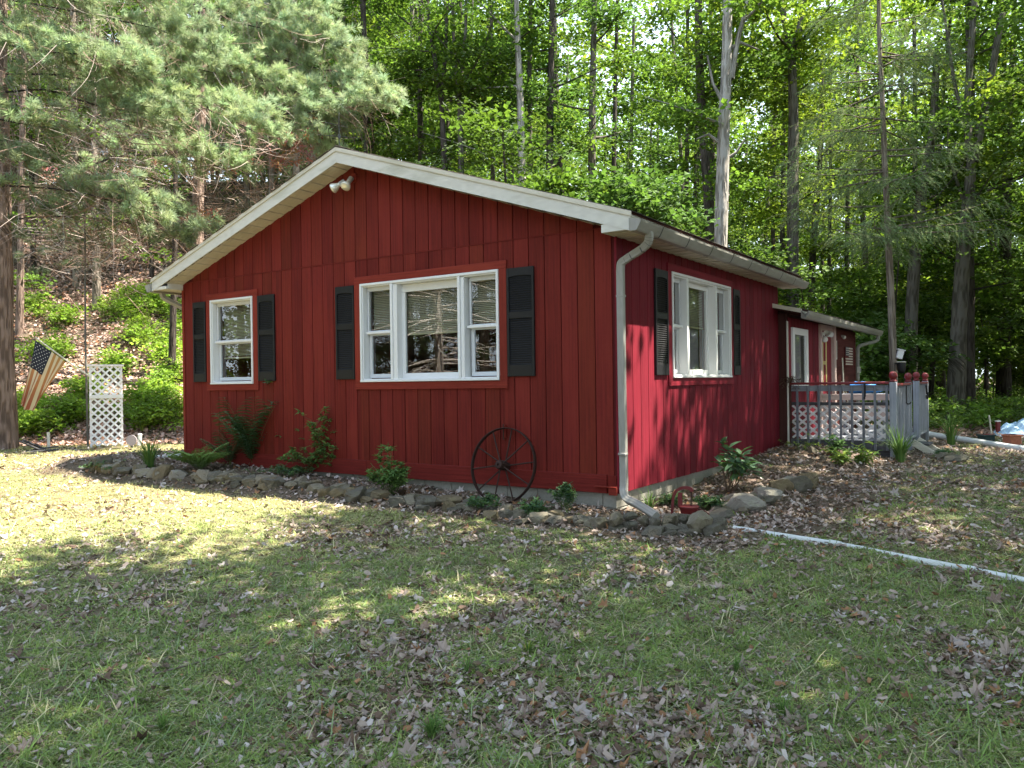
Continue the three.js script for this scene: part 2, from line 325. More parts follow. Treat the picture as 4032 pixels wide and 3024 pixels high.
// ---------- the red cabin ----------
srand(77);
const cabin = thing('cabin', 'low red board-sided cabin with white gable trim, black shutters and a rear annex', 'cabin', V(HOUSE.x, HOUSE.y, HOUSE.z), HOUSE.yaw);
const RIDGE = -HW / 2, rakeY = (x) => 3.6 - 0.333 * Math.abs(x - RIDGE), TH = 0.016;
const winG = [{ x0: -6.07, x1: -5.187 }, { x0: -3.262, x1: -1.302 }], winS = [{ x0: 1.282, x1: 3.155 }], WY0 = 1.077, WY1 = 2.213;
function splitPlank(x0, x1, wins) {                // cuts at the window openings: [x0, x1, inside an opening]
  const cuts = [x0, x1]; for (const w of wins) for (const c of [w.x0 - 0.03, w.x1 + 0.03]) if (c > x0 + 0.004 && c < x1 - 0.004) cuts.push(c);
  cuts.sort((a, b) => a - b); const out = [];
  for (let i = 0; i < cuts.length - 1; i++) { const m = (cuts[i] + cuts[i + 1]) / 2; out.push([cuts[i], cuts[i + 1], wins.some((w) => m > w.x0 - 0.03 && m < w.x1 + 0.03)]); }
  return out;
}
function sheathing(outline, wins, depth) {
  const sh = new THREE.Shape(outline.map((p) => new THREE.Vector2(...p)));
  for (const w of wins) { const h = new THREE.Path(); h.moveTo(w.x0, WY0); h.lineTo(w.x0, WY1); h.lineTo(w.x1, WY1); h.lineTo(w.x1, WY0); h.closePath(); sh.holes.push(h); }
  const g = new THREE.ExtrudeGeometry(sh, { depth, bevelEnabled: false }); g.translate(0, 0, -depth); return g;
}
{ // gable wall
  const wall = mesh('gable_wall', sheathing([[-HW, 0], [0, 0], [0, rakeY(0)], [RIDGE, 3.6], [-HW, rakeY(-HW)]], winG, 0.11), M.groove, cabin);
  for (let k = -1; k < 37; k++) {
    const a = Math.max(-HW + 0.03, -0.0212 - 0.1847 * (k + 1) + 0.0045), b = Math.min(-0.002, -0.0212 - 0.1847 * k - 0.0045);
    if (b - a < 0.02) { continue; }
    const top = (x, y) => Math.min(y, rakeY(x) - 0.001);
    for (const [p, q, inside] of splitPlank(a, b, winG)) {
      for (const [y0, y1] of inside ? [[0.165, WY0 - 0.03], [WY1 + 0.03, 2.492]] : [[0.165, 2.492]])
        mesh('plank', board([[p, y0], [q, y0], [q, top(q, y1)], [p, top(p, y1)]], 0, TH), M.red[Math.floor(rnd() * 4)], wall);
    }
    if (rakeY(a) > 2.52 && rakeY(b) > 2.52) {
      const poly = a < RIDGE && b > RIDGE ? [[a, 2.503], [b, 2.503], [b, rakeY(b)], [RIDGE, 3.599], [a, rakeY(a)]] : [[a, 2.503], [b, 2.503], [b, rakeY(b)], [a, rakeY(a)]];
      mesh('plank', board(poly, 0, TH), M.red[Math.floor(rnd() * 4)], wall);
    }
  }
  mesh('seam_flashing', [box(-HW + 0.03, -0.003, 2.4925, 2.5025, 0.001, 0.021, 0.001)], M.red[0], wall);
  mesh('corner_board', box(-HW - 0.018, -HW + 0.028, 0.0, rakeY(-HW), -0.03, TH + 0.004), M.trimRed, wall);
  mesh('skirt_board', [board(rect(-HW + 0.029, -3.2, -0.002, 0.172), 0.0005, 0.034, 0.003, true, true), board(rect(-3.197, -0.096, -0.004, 0.17), 0.0005, 0.034, 0.003, true, true)], M.red[2], wall);
  mesh('skirt_board', board(rect(-0.093, -0.002, -0.006, 0.164), 0, TH, 0.002), M.red[1], wall);
  mesh('corner_ledge', [box(-0.21, 0.02, 0.056, 0.066, 0.0346, 0.075, 0.002), box(-0.06, 0.022, -0.015, 0.0555, 0.0346, 0.062, 0.002)], M.trimRed, wall);
}
const longWall = mesh('long_wall', sheathing([[0.1, 0], [HL, 0], [HL, 2.44], [0.1, 2.44]], winS, 0.11), M.groove, cabin); longWall.rotation.y = Math.PI / 2;
for (let k = -1; k < 29; k++) {
  const a = Math.max(0.02, 0.152 + 0.182 * k + 0.0045), b = Math.min(HL, 0.152 + 0.182 * (k + 1) - 0.0045); if (b - a < 0.02) continue;
  for (const [p, q, inside] of splitPlank(a, b, winS)) for (const [y0, y1] of inside ? [[0, WY0 - 0.03], [WY1 + 0.03, 2.42]] : [[0, 2.42]])
    mesh('plank', board(rect(p, q, y0 - 0.004 * rnd(), y1), 0, TH), pick(M.crimson), longWall);
}
mesh('corner_board', box(-0.0015, 0.0195, -0.004, 2.42, -0.0005, TH + 0.003), M.trimCrimson, longWall);
// the walls one does not see from here, the floor and the ceiling
mesh('back_wall', [sheathing([[0, 0], [HW, 0], [HW, rakeY(0)], [-RIDGE, 3.6], [0, rakeY(0)]], [], 0.1).rotateY(Math.PI).translate(0, 0, -HL), box(-HW, -HW + 0.1, 0, 2.44, -HL + 0.1, -0.112)], M.trimRed, cabin);
mesh('floor', box(-HW + 0.101, -0.112, -0.06, 0, -HL + 0.101, -0.112), M.room, cabin);
mesh('ceiling', box(-HW + 0.101, -0.112, 2.4, 2.42, -HL + 0.101, -0.112), M.room, cabin);
{ // concrete block foundation
  const f = mesh('foundation', [box(-HW + 0.02, -0.03, -0.9, -0.004, -0.16, -0.035, 0.001), box(-0.16, -0.035, -0.9, -0.004, -HL, -0.17, 0.001), box(-HW + 0.02, -HW + 0.2, -0.9, -0.004, -HL, -0.17, 0.001)], M.mortar, cabin);
  for (let row = 0; row < 3; row++) for (let k = 0; k < 19; k++) {
    const y1 = -0.003 - row * 0.149 - (row ? 0.003 : 0), y0 = y1 - 0.143, o = row % 2 ? 0.18 : 0, a = 0.165 + 0.366 * k - o;
    if (a + 0.36 < HW) { const x1 = k === 0 && !row ? -0.02 : -(a - 0.366 + 0.004), x0 = -(a - 0.004); if (x1 - x0 > 0.05) mesh('concrete_block', board(rect(Math.max(x0, -HW + 0.02), Math.min(x1, -0.02), y0, y1), -0.034, 0.014, 0.004), M.block, f); }
  }
  const fs = grp('foundation', cabin); fs.rotation.y = Math.PI / 2;
  for (let row = 0; row < 3; row++) for (let k = 0; k < 16; k++) {
    const y1 = -0.003 - row * 0.149 - (row ? 0.003 : 0), y0 = y1 - 0.143, a = 0.022 + 0.49 * k - (row % 2 ? 0.24 : 0); if (a + 0.1 > HL) continue;
    mesh('concrete_block', board(rect(Math.max(a, 0.022), Math.min(a + 0.483, HL), y0, y1), -0.034, 0.014, 0.004), M.block, fs);
  }
}
// ---- windows and shutters, made in the plane of their wall
function sashWindow(parent, x0, x1, y0, y1, cell, o = {}) {          // one double-hung sash: top light outside, bottom light inside
  const ym = y0 + (y1 - y0) * 0.5, f = 0.03, S = [], top = -0.035, bot = -0.06, side = 0.042;
  for (const [a, b, z, bw] of [[ym - 0.02, y1 - 0.012, top, 0.022], [y0 + 0.016, ym + 0.012, bot, side]]) {
    const l = x0 + f, r = x1 - f * 0.55;
    S.push(box(l, l + bw, a + 0.045, b - 0.045, z - 0.025, z), box(r - bw * 0.7, r, a + 0.045, b - 0.045, z - 0.025, z), box(l, r, a, a + 0.0445, z - 0.025, z), box(l, r, b - 0.0445, b, z - 0.025, z));
    const g = new THREE.BoxGeometry(r - l - bw * 1.7, b - a - 0.088, 0.004).translate((l + r) / 2 + bw * 0.15, (a + b) / 2, z - 0.012);
    mesh('pane', paneGeo(l + bw, r - bw * 0.7, a + 0.0445, b - 0.0445, z - 0.012), M.glass, parent);
  }
  mesh('sash', S, M.sash, parent);
  mesh('meeting_rail', box(x0 + 0.012, x1 - 0.012, ym - 0.014, ym + 0.014, -0.034, -0.012), M.white, parent);
}
function paneGeo(x0, x1, y0, y1, z) { const s = soup(); s.quad([x0, y0, z], [x1, y0, z], [x1, y1, z], [x0, y1, z], [0, 0], [1, 0], [1, 1], [0, 1]); return s.done(); }
function blindGeo(x0, x1, y0, y1, z, tilt = 0.9) {
  const L = [], pitch = 0.0195; for (let y = y1 - 0.03; y > y0 + 0.03; y -= pitch) {
    const s = soup(), h = 0.0105, dy = h * Math.sin(tilt), dz = h * Math.cos(tilt);
    s.quad([x0, y - dy, z + dz], [x1, y - dy, z + dz], [x1, y + dy, z - dz], [x0, y + dy, z - dz]); L.push(s.done());
  }
  L.push(box(x0, x1, y0, y0 + 0.022, z - 0.013, z + 0.013), box(x0, x1, y1 - 0.03, y1, z - 0.018, z + 0.018)); return L;
}
function curtainGeo(x0, x1, y0, y1, z, amp = 0.018, n = 60) {
  const s = soup(), zz = (x, y) => z + amp * (Math.sin(x * 95 + Math.sin(x * 23) * 2 + y * 0.8) * (0.5 + 0.5 * (y1 - y) / (y1 - y0)));
  for (let i = 0; i < n; i++) for (let j = 0; j < 4; j++) { const P = (a, b) => { const x = lerp(x0, x1, (i + a) / n), y = lerp(y0, y1, (j + b) / 4); return [x, y, zz(x, y)]; }; s.quad(P(0, 0), P(1, 0), P(1, 1), P(0, 1)); }
  const g = mergeVertices(s.done(), 1e-5); g.computeVertexNormals(); return g;
}
function makeWindow(x0, x1, cells, mats, opt) {      // the white frame, mullions, casing and lights
  const w = grp('window', cabin), c = 0.075, y0 = WY0, y1 = WY1, F = 0.028;
  mesh('casing', [board(rect(x0 - c - 0.02, x1 + c + 0.02, y1 + 0.002, y1 + 0.085), TH + 0.0005, 0.018, 0.003, true, true), board(rect(x0 - c - 0.02, x1 + c + 0.02, y0 - 0.085, y0 - 0.002), TH + 0.0005, 0.018, 0.003, true, true),
    board(rect(x0 - c - 0.02, x0 - 0.002, y0 - 0.0015, y1 + 0.0015), TH + 0.0005, 0.018, 0.003, true), board(rect(x1 + 0.002, x1 + c + 0.02, y0 - 0.0015, y1 + 0.0015), TH + 0.0005, 0.018, 0.003, true)], mats.trim, w);
  const fr = [box(x0, x1, y1 - F, y1, -0.1, 0.045), box(x0, x1, y0, y0 + F * 0.8, -0.1, 0.052), box(x0, x0 + F, y0 + F * 0.8 + 0.0005, y1 - F - 0.0005, -0.1, 0.045), box(x1 - F, x1, y0 + F * 0.8 + 0.0005, y1 - F - 0.0005, -0.1, 0.045)];
  fr.push(box(x0 + F, x0 + F + 0.014, y0 + F, y1 - F, -0.1, 0.028, 0.002), box(x1 - F - 0.014, x1 - F, y0 + F, y1 - F, -0.1, 0.028, 0.002), box(x0 + F + 0.0145, x1 - F - 0.0145, y1 - F - 0.014, y1 - F - 0.0005, -0.1, 0.026, 0.002), box(x0 + F + 0.0145, x1 - F - 0.0145, y0 + F * 0.8 + 0.0005, y0 + F * 0.8 + 0.014, -0.1, 0.03, 0.002));
  let edges = [x0 + F, x1 - F];
  if (cells === 3) for (const m of opt.mull) fr.push(box(m[0], m[0] + 0.034, y0 + F, y1 - F, -0.1, 0.04), box(m[0] + 0.0345, m[1], y0 + F, y1 - F, -0.1, 0.026));
  mesh('frame', fr, M.white, w);
  if (cells === 1) sashWindow(w, x0 + 0.02, x1 - 0.02, y0 + 0.03, y1 - 0.03);
  else {
    const [m1, m2] = opt.mull; sashWindow(w, x0 + 0.02, m1[0] + 0.004, y0 + 0.03, y1 - 0.03); sashWindow(w, m2[1] - 0.004, x1 - 0.02, y0 + 0.03, y1 - 0.03);
    const a = m1[1], b = m2[0], z = -0.055, t = opt.head;
    mesh('picture_sash', [box(a, b, y1 - F - t, y1 - F - 0.015, z - 0.03, z), box(a, b, y0 + F, y0 + F + 0.065, z - 0.03, z), box(a, a + 0.05, y0 + F + 0.066, y1 - F - t - 0.001, z - 0.03, z), box(b - 0.05, b, y0 + F + 0.066, y1 - F - t - 0.001, z - 0.03, z), box(a, b, y0 + F * 0.8 + 0.001, y0 + F + 0.0, z + 0.001, 0.02)], M.white, w);
    mesh('pane', paneGeo(a + 0.05, b - 0.05, y0 + F + 0.065, y1 - F - t, z - 0.01), M.glass, w);
  }
  return w;
}
{
  const w = makeWindow(winG[0].x0, winG[0].x1, 1, { trim: M.trimRed });
  mesh('blind', blindGeo(-5.99, -5.25, 1.42, 2.16, -0.13), M.blind, w);
}
{
  const w = makeWindow(winG[1].x0, winG[1].x1, 3, { trim: M.trimRed }, { mull: [[-2.795, -2.70], [-1.835, -1.755]], head: 0.10 });
  mesh('blind', blindGeo(-2.68, -1.84, 1.60, 2.13, -0.13), M.blind, w); mesh('blind', blindGeo(-3.2, -2.8, 1.66, 2.16, -0.13), M.blind, w); mesh('blind', blindGeo(-1.75, -1.36, 1.66, 2.16, -0.13), M.blind, w);
}
{
  const w = makeWindow(winS[0].x0, winS[0].x1, 3, { trim: M.trimCrimson }, { mull: [[1.69, 1.785], [2.60, 2.70]], head: 0.07 });
  w.rotation.y = Math.PI / 2;
  mesh('blind', blindGeo(1.8, 2.6, 1.66, 2.14, -0.13), M.blind, w);
  mesh('curtain', [curtainGeo(1.3, 1.72, 1.1, 1.66, -0.16), curtainGeo(2.68, 3.12, 1.1, 1.66, -0.16), curtainGeo(2.24, 2.62, 1.1, 2.14, -0.19)], M.curtain, w);
}
const louvre = box(-0.5, 0.5, -0.0085, 0.0085, -0.0025, 0.0025, 0.001); louvre.rotateX(-0.75);
function shutter(x0, x1, y0, y1, turn) {
  const s = grp('shutter', cabin); s.rotation.y = turn; const z0 = TH + 0.001, z1 = z0 + 0.026, st = 0.026, ym = y0 + 0.565 * (y1 - y0) - 0.035, yt = y1 - 0.085, yb = y0 + 0.115;
  mesh('stile', box(x0, x0 + st, y0, y1, z0, z1), M.black, s); mesh('stile', box(x1 - st, x1, y0, y1, z0, z1), M.black, s);
  const arch = new THREE.Shape(); arch.moveTo(x0 + st, y1); arch.lineTo(x1 - st, y1); arch.lineTo(x1 - st, yt - 0.006); arch.quadraticCurveTo((x0 + x1) / 2, yt + 0.02, x0 + st, yt - 0.006); arch.closePath();
  mesh('rail', new THREE.ExtrudeGeometry(arch, { depth: 0.021, bevelEnabled: false, curveSegments: 8 }).translate(0, 0, z0 + 0.002), M.black, s);
  mesh('rail', box(x0 + st, x1 - st, ym, ym + 0.07, z0 + 0.001, z1 - 0.003), M.black, s); mesh('rail', box(x0 + st, x1 - st, y0, yb, z0 + 0.001, z1 - 0.003), M.black, s);
  mesh('backing', box(x0 + st, x1 - st, y0 + 0.1, y1 - 0.06, z0, z0 + 0.003, 0.001), M.black, s);
  for (const [a, b] of [[yb, ym], [ym + 0.07, yt]]) { const n = Math.round((b - a) / 0.0225); for (let i = 0; i < n; i++) { const l = mesh('louvre', louvre, M.black, s); l.scale.x = x1 - x0 - 2 * st; l.position.set((x0 + x1) / 2, a + (i + 0.5) * (b - a) / n, z0 + 0.012); } }
}
for (const [a, b] of [[-6.455, -6.178], [-5.085, -4.762], [-3.665, -3.362], [-1.2, -0.874]]) shutter(a, b, 1.112, 2.208, 0);
for (const [a, b] of [[0.848, 1.172], [3.262, 3.515]]) shutter(a, b, 1.106, 2.2, Math.PI / 2);

// ---- roof
const OX = 0.305, OZ = 0.285, SL = 0.329, yRoof = (x) => 3.757 - SL * Math.abs(x - RIDGE);
{
  const roof = mesh('roof', [-1, 1].map((s) => { const xe = s > 0 ? OX : -HW - OX; const sh = [[RIDGE, yRoof(RIDGE)], [xe, yRoof(xe)], [xe, yRoof(xe) - 0.03], [RIDGE, yRoof(RIDGE) - 0.03]].map((p) => new THREE.Vector2(...p)); return new THREE.ExtrudeGeometry(new THREE.Shape(s > 0 ? sh.reverse() : sh), { depth: HL + 2 * OZ - 0.02, bevelEnabled: false }).translate(0, 0, -HL - OZ + 0.01); }), M.brown, cabin);
  const slope = Math.atan(SL), len = (HW / 2 + OX + 0.02) / Math.cos(slope), rows = 27, ex = len / rows;
  for (const s of [1, -1]) for (let r = 0; r < rows; r++) {         // courses of shingles, each with its own tabs
    const g = [], N = 20, L = HL + 2 * OZ + 0.03; let z = -HL - OZ - 0.015;
    for (let k = 0; k < N; k++) { const w = L / N, d = ex * (1 + 0.06 * rnd()), lift = 0.006 + 0.004 * rnd(); g.push(box(0, w - 0.004, 0, 0.005, -0.03, d, 0.0015).applyMatrix4(new THREE.Matrix4().makeRotationX(lift * 1.2)).translate(k * w + (r % 2) * 0.05, lift, 0)); }
    const m = new THREE.Matrix4().makeBasis(V(0, 0, 1), V(s * Math.sin(slope), Math.cos(slope), 0), V(s * Math.cos(slope), -Math.sin(slope), 0));
    const geo = merge(g); if (s > 0) { m.makeBasis(V(0, 0, -1), V(s * Math.sin(slope), Math.cos(slope), 0), V(s * Math.cos(slope), -Math.sin(slope), 0)); }
    geo.applyMatrix4(m); const d = r * ex; geo.translate(RIDGE + s * d * Math.cos(slope), yRoof(RIDGE) - d * Math.sin(slope), s > 0 ? OZ + 0.0 : -HL - OZ - 0.05);
    mesh('shingle_course', geo, M.shingle[(r * 7 + (s > 0 ? 1 : 0)) % 3], roof);
  }
  mesh('ridge_cap', [-1, 1].map((s) => place(box(-0.1, 0.1, -0.003, 0.003, -HL - OZ - 0.01, OZ + 0.008, 0.001), RIDGE + s * 0.09, yRoof(RIDGE) - 0.012, 0, 0, 0, -s * slope)), M.shingle[1], roof);
}
for (const s of [-1, 1]) {        // rake boards with their drip trim, on both gables
  const xe = s > 0 ? OX : -HW - OX, top = (x) => yRoof(x) - 0.012, hh = 0.158, out = [[xe, top(xe) - hh * 0.98], [xe, top(xe)], [RIDGE, top(RIDGE)], [RIDGE, top(RIDGE) - hh]];
  for (const [z, n] of [[OZ - 0.02, 1], [-HL - OZ, -1]]) mesh('rake_board', board(s > 0 ? out.slice().reverse().map((p) => p) : out, z, 0.02, 0.002, true, true), M.oldWhite, cabin);
  const tr = (a, b) => [[xe + s * 0.012, top(xe) + a], [RIDGE, top(RIDGE) + a], [RIDGE, top(RIDGE) + b], [xe + s * 0.012, top(xe) + b]];
  mesh('drip_edge', board(s > 0 ? tr(-0.028, 0.012) : tr(-0.028, 0.012).reverse(), OZ + 0.0005, 0.012, 0.002, true, true), M.vinyl, cabin);
  // soffit panels under the rake
  const sof = grp('soffit', cabin), x0 = RIDGE, x1 = s > 0 ? 0.0 : -HW, n = 36;
  for (let i = 0; i < n; i++) {
    const a = lerp(x0, x1, i / n), b = lerp(x0, x1, (i + 1) / n), ya = rakeY(a) - 0.004, yb = rakeY(b) - 0.004, g = 0.009 * s, st = i % 2 ? 0.006 : 0, t = 0.014;
    const so = soup(), A = [a, ya - st], B = [b - g, yb + SL * 0.004 - st], zf = OZ - 0.021, zb = TH + 0.001;
    so.quad([A[0], A[1], zb], [A[0], A[1], zf], [B[0], B[1], zf], [B[0], B[1], zb], [0, a], [0.26, a], [0.26, b], [0, b]);
    so.quad([B[0], B[1], zb], [B[0], B[1], zf], [B[0], B[1] + t, zf], [B[0], B[1] + t, zb]); so.quad([A[0], A[1], zb], [A[0], A[1], zf], [A[0], A[1] + t, zf], [A[0], A[1] + t, zb]);
    mesh('soffit_panel', so.done(), M.vinyl, sof);
  }
  mesh('backing', board((s > 0 ? [[x1, rakeY(x1)], [x1, rakeY(x1) + 0.01], [x0, rakeY(x0) + 0.01], [x0, rakeY(x0)]] : [[x1, rakeY(x1) + 0.01], [x1, rakeY(x1)], [x0, rakeY(x0)], [x0, rakeY(x0) + 0.01]]).map((p) => [p[0], p[1] + 0.003]), TH, OZ - 0.022 - TH, 0.001, true), M.brown, sof);
  // level soffit under the eaves
  const e0 = s > 0 ? TH + 0.001 : -HW - 0.019, e1 = s > 0 ? OX - 0.02 : -HW - OX + 0.02, ne = 60, zA = OZ - 0.03, zB = -HL - OZ + 0.02, es = grp('soffit', cabin);
  for (let i = 0; i < ne; i++) {
    const a = lerp(zA, zB, i / ne), b = lerp(zA, zB, (i + 1) / ne) + 0.006, st = i % 2 ? 0.005 : 0, y = 2.406 - st, x0e = a > 0 && b > -0.02 ? (s > 0 ? 0.02 : -HW - 0.02) : e0, so = soup();
    so.quad([x0e, y, a], [e1, y, a], [e1, y, b], [x0e, y, b], [a, 0], [a, 0.3], [b, 0.3], [b, 0]); so.quad([x0e, y, a], [e1, y, a], [e1, y + 0.008, a], [x0e, y + 0.008, a]); so.quad([x0e, y, b], [e1, y, b], [e1, y + 0.008, b], [x0e, y + 0.008, b]);
    mesh('soffit_panel', so.done(), M.vinyl, es);
  }
  mesh('backing', box(Math.min(e0, e1), Math.max(e0, e1), 2.412, 2.418, zB, zA, 0.001), M.brown, es);
  mesh('fascia_board', box(s > 0 ? OX - 0.02 : -HW - OX, s > 0 ? OX : -HW - OX + 0.02, 2.4, 2.535, zB - 0.018, OZ - 0.022), M.oldWhite, cabin);
  // boxed return at the foot of the rake
  const bx0 = s > 0 ? 0.012 : -HW - OX + 0.0205, bx1 = s > 0 ? OX - 0.0205 : -HW + 0.02;
  mesh('eave_return', [box(bx0, bx1, 2.395, s > 0 ? 2.47 : 2.44, OZ - 0.03, OZ - 0.004), box(s > 0 ? bx0 : bx1 - 0.012, s > 0 ? bx0 + 0.012 : bx1, 2.397, 2.485, TH + 0.001, OZ - 0.031)], M.oldWhite, cabin);
  // gutter: an open trough with a rolled lip, its joints and end caps
  const gx = s > 0 ? OX + 0.001 : -HW - OX - 0.001, prof = [[0, 0.115], [0, 0.012], [0.008, 0], [0.066, 0], [0.08, 0.014], [0.1, 0.05], [0.112, 0.075], [0.116, 0.092], [0.108, 0.096], [0.104, 0.09], [0.1, 0.074], [0.09, 0.052], [0.072, 0.018], [0.064, 0.006], [0.012, 0.006], [0.005, 0.014], [0.005, 0.115]];
  const gut = mesh('gutter', sweep(prof.map(([a, b]) => [s * a, b]), [V(gx, 2.375, OZ + 0.03), V(gx, 2.375, -HL - OZ + 0.09)].map((p, i) => (i ? p : p)), { closed: true, cap: true }).scale(1, 1, 1), M.gutter, cabin);
  const cap = new THREE.Shape(prof.slice(0, 9).map(([a, b]) => new THREE.Vector2(s * a, b)));
  for (const z of [OZ + 0.03, -HL - OZ + 0.085]) mesh('end_cap', new THREE.ExtrudeGeometry(cap, { depth: 0.003, bevelEnabled: false }).translate(gx, 2.375, z), M.gutter, gut);
  for (let i = 0; i < 8; i++) { const z = OZ - 0.45 - i * 0.66; mesh('seam', sweep(prof.slice(1, 9).map(([a, b]) => [s * a * 1.018 + s * 0.001, b * 1.02 - 0.002]), [V(gx, 2.375, z + 0.009), V(gx, 2.375, z - 0.009)], { closed: false, cap: false }), M.deckDark, gut); }
}
{ // downspouts: a corrugated square pipe with two elbows
  const prof = []; const w = 0.034, d = 0.028, nn = 5;
  for (const [ax, ay, bx, by] of [[-w, -d, w, -d], [w, -d, w, d], [w, d, -w, d], [-w, d, -w, -d]]) for (let i = 0; i < nn; i++) { const t = (i + 0.5) / nn, dent = i % 2 ? 0.92 : 1; const x = lerp(ax, bx, t), y = lerp(ay, by, t); prof.push([x * (Math.abs(ay - by) > 1e-6 ? dent : 1), y * (Math.abs(ax - bx) > 1e-6 ? dent : 1)]); }
  const path = curve([V(0.37, 2.40, 0.035), V(0.37, 2.345, 0.035), V(0.345, 2.29, 0.03), V(0.13, 2.185, 0.0), V(0.07, 2.15, -0.005), V(0.058, 2.08, -0.008)], 22).concat(curve([V(0.058, 2.05, -0.008), V(0.058, 1.0, -0.012), V(0.058, 0.08, -0.022), V(0.066, 0.02, 0.0), V(0.11, -0.03, 0.045), V(0.3, -0.05, 0.21), V(0.62, -0.085, 0.52)], 34));
  const ds = mesh('downspout', sweep(prof, path, { up: V(0, 0, 1) }), M.gutter, cabin);
  for (const y of [1.845, 0.37]) mesh('strap', box(0.021, 0.096, y - 0.011, y + 0.011, -0.043, 0.021, 0.003), M.gutter, ds);
  for (let i = 4; i < 16; i += 2) mesh('crease', sweep(prof.map(([a, b]) => [a * 1.04, b * 1.04]), [path[i], path[i].clone().lerp(path[i + 1], 0.18)], { up: V(0, 0, 1), cap: false }), M.deckDark, ds);
  const p2 = curve([V(-HW - 0.36, 2.40, 0.1), V(-HW - 0.36, 2.33, 0.08), V(-HW - 0.3, 2.27, 0.02), V(-HW - 0.12, 2.13, -0.16), V(-HW - 0.06, 2.06, -0.18), V(-HW - 0.055, 1.0, -0.18), V(-HW - 0.055, 0.2, -0.18)], 34);
  mesh('downspout', sweep(prof, p2, { up: V(0, 0, 1) }), M.gutter, cabin);
}
// ---- the annex beyond the long wall
const AX = 0.121;
{
  const aw = mesh('annex_wall', [box(AX - 0.1, AX, -0.2, 1.98, -10.2, -HL - 0.02, 0.001), box(-HW, AX - 0.1, -0.2, 1.9, -10.2, -10.1), box(AX - 0.11, AX + 0.008, -0.2, 2.02, -5.42, -HL - 0.002)], M.brown, cabin);
  const right = grp('annex_siding', cabin); right.rotation.y = Math.PI / 2; right.position.x = AX;
  for (let k = 0; k < 16; k++) { const a = 5.43 + 0.18 * k, b = a + 0.172; if (b > 8.2) break; mesh('plank', board(rect(a, b, -0.1, 1.96), 0, 0.014), pick(M.crimson), right); }
  for (let k = 0; k < 12; k++) mesh('lap_board', place(board(rect(8.33, 10.2, -0.085, 0.085), 0.003, 0.016, 0.003, true, true), 0, 0.06 + 0.163 * k, 0, -0.06), M.lap, right);
  mesh('corner_board', box(10.18, 10.24, -0.1, 1.95, 0, 0.03), M.lap, right); mesh('corner_board', box(5.33, 5.372, 0.0, 1.9, 0.009, 0.03), M.oldWhite, right);
  const w = grp('window', cabin); w.rotation.y = Math.PI / 2; w.position.x = AX;
  mesh('casing', [box(5.56, 5.66, 0.86, 1.82, 0.014, 0.05), box(6.36, 6.46, 0.86, 1.82, 0.014, 0.05), box(5.661, 6.359, 1.72, 1.82, 0.014, 0.048), box(5.661, 6.359, 0.86, 0.97, 0.014, 0.052)], M.white, w);
  mesh('sash', [box(5.661, 5.69, 0.971, 1.719, 0.01, 0.032), box(6.33, 6.359, 0.971, 1.719, 0.01, 0.032)], M.sash, w);
  mesh('pane', paneGeo(5.69, 6.33, 0.971, 1.719, 0.026), M.glass, w); mesh('backing', box(5.66, 6.36, 0.97, 1.72, 0.0141, 0.0155, 0.0005), M.black, w);
  mesh('curtain', curtainGeo(5.7, 6.1, 0.98, 1.71, 0.0195, 0.002, 30), M.curtain, w);
  const d = grp('door', cabin); d.rotation.y = Math.PI / 2; d.position.x = AX;
  const pink = std(0.62, 0.46, 0.42, { map: dirtyMap }), yel = std(0.55, 0.42, 0.16, { roughness: 0.5 });
  mesh('frame', [box(7.28, 7.4, 0.0, 1.96, 0.012, 0.05), box(8.18, 8.32, 0.0, 1.96, 0.012, 0.075), box(7.401, 8.179, 1.86, 1.96, 0.012, 0.05)], pink, d);
  mesh('door_leaf', box(7.401, 8.179, 0.0, 1.859, 0.0, 0.016), M.trimCrimson, d);
  mesh('window_light', [box(7.5, 7.58, 0.9, 1.7, 0.0165, 0.022), box(7.75, 7.83, 0.9, 1.7, 0.0165, 0.022), box(7.581, 7.749, 1.28, 1.34, 0.0165, 0.022)], yel, d);
  mesh('handle', place(new THREE.SphereGeometry(0.035, 12, 8), 8.1, 0.86, 0.055), M.brass, d);
  // shed roof with a wooden gutter board
  const yT = (x) => 2.13 - 0.24 * x, rf = mesh('annex_roof', board([[-3.2, yT(-3.2)], [-3.2, yT(-3.2) - 0.09], [0.42, yT(0.42) - 0.09], [0.42, yT(0.42)]], -10.9, 10.9 - HL - 0.02, 0.002, true), M.brown, cabin);
  mesh('roof_edge', board([[0.0, yT(0) - 0.06], [0.42, yT(0.42) - 0.06], [0.42, yT(0.42) + 0.012], [0.0, yT(0) + 0.012]], -HL - 0.019, 0.27, 0.003, true, true), M.brown, rf);
  mesh('rake_board', board([[0.018, yT(0) - 0.045], [0.43, yT(0.42) - 0.045], [0.43, yT(0.42) + 0.014], [0.018, yT(0) + 0.014]], -5.045, 0.02, 0.002, true, true), M.vinyl, rf);
  for (let r = 0; r < 22; r++) { const L = 0.171, x = 0.44 - r * 0.165, g = []; for (let k = 0; k < 18; k++) g.push(box(-0.19, 0, 0, 0.006, 0, 0.31, 0.002).translate(0, 0.004 * rnd(), k * 0.325)); const m = merge(g).applyMatrix4(new THREE.Matrix4().makeRotationZ(-0.235 + 0.02)); m.translate(x, yT(x) + 0.014, -10.92 + (r % 2) * 0.06); mesh('shingle_course', m, M.shingle[r % 3], rf); }
  const gp = [[0, 0.11], [0, 0], [0.07, 0], [0.1, 0.05], [0.11, 0.1], [0.1, 0.1], [0.09, 0.052], [0.064, 0.008], [0.006, 0.008], [0.006, 0.11]];
  mesh('gutter', sweep(gp.map(([a, b]) => [a, b]), [V(0.435, 1.905, -4.98), V(0.435, 1.885, -10.98)], {}), M.gutter, cabin);
  const prof = circle(0.034, 8);
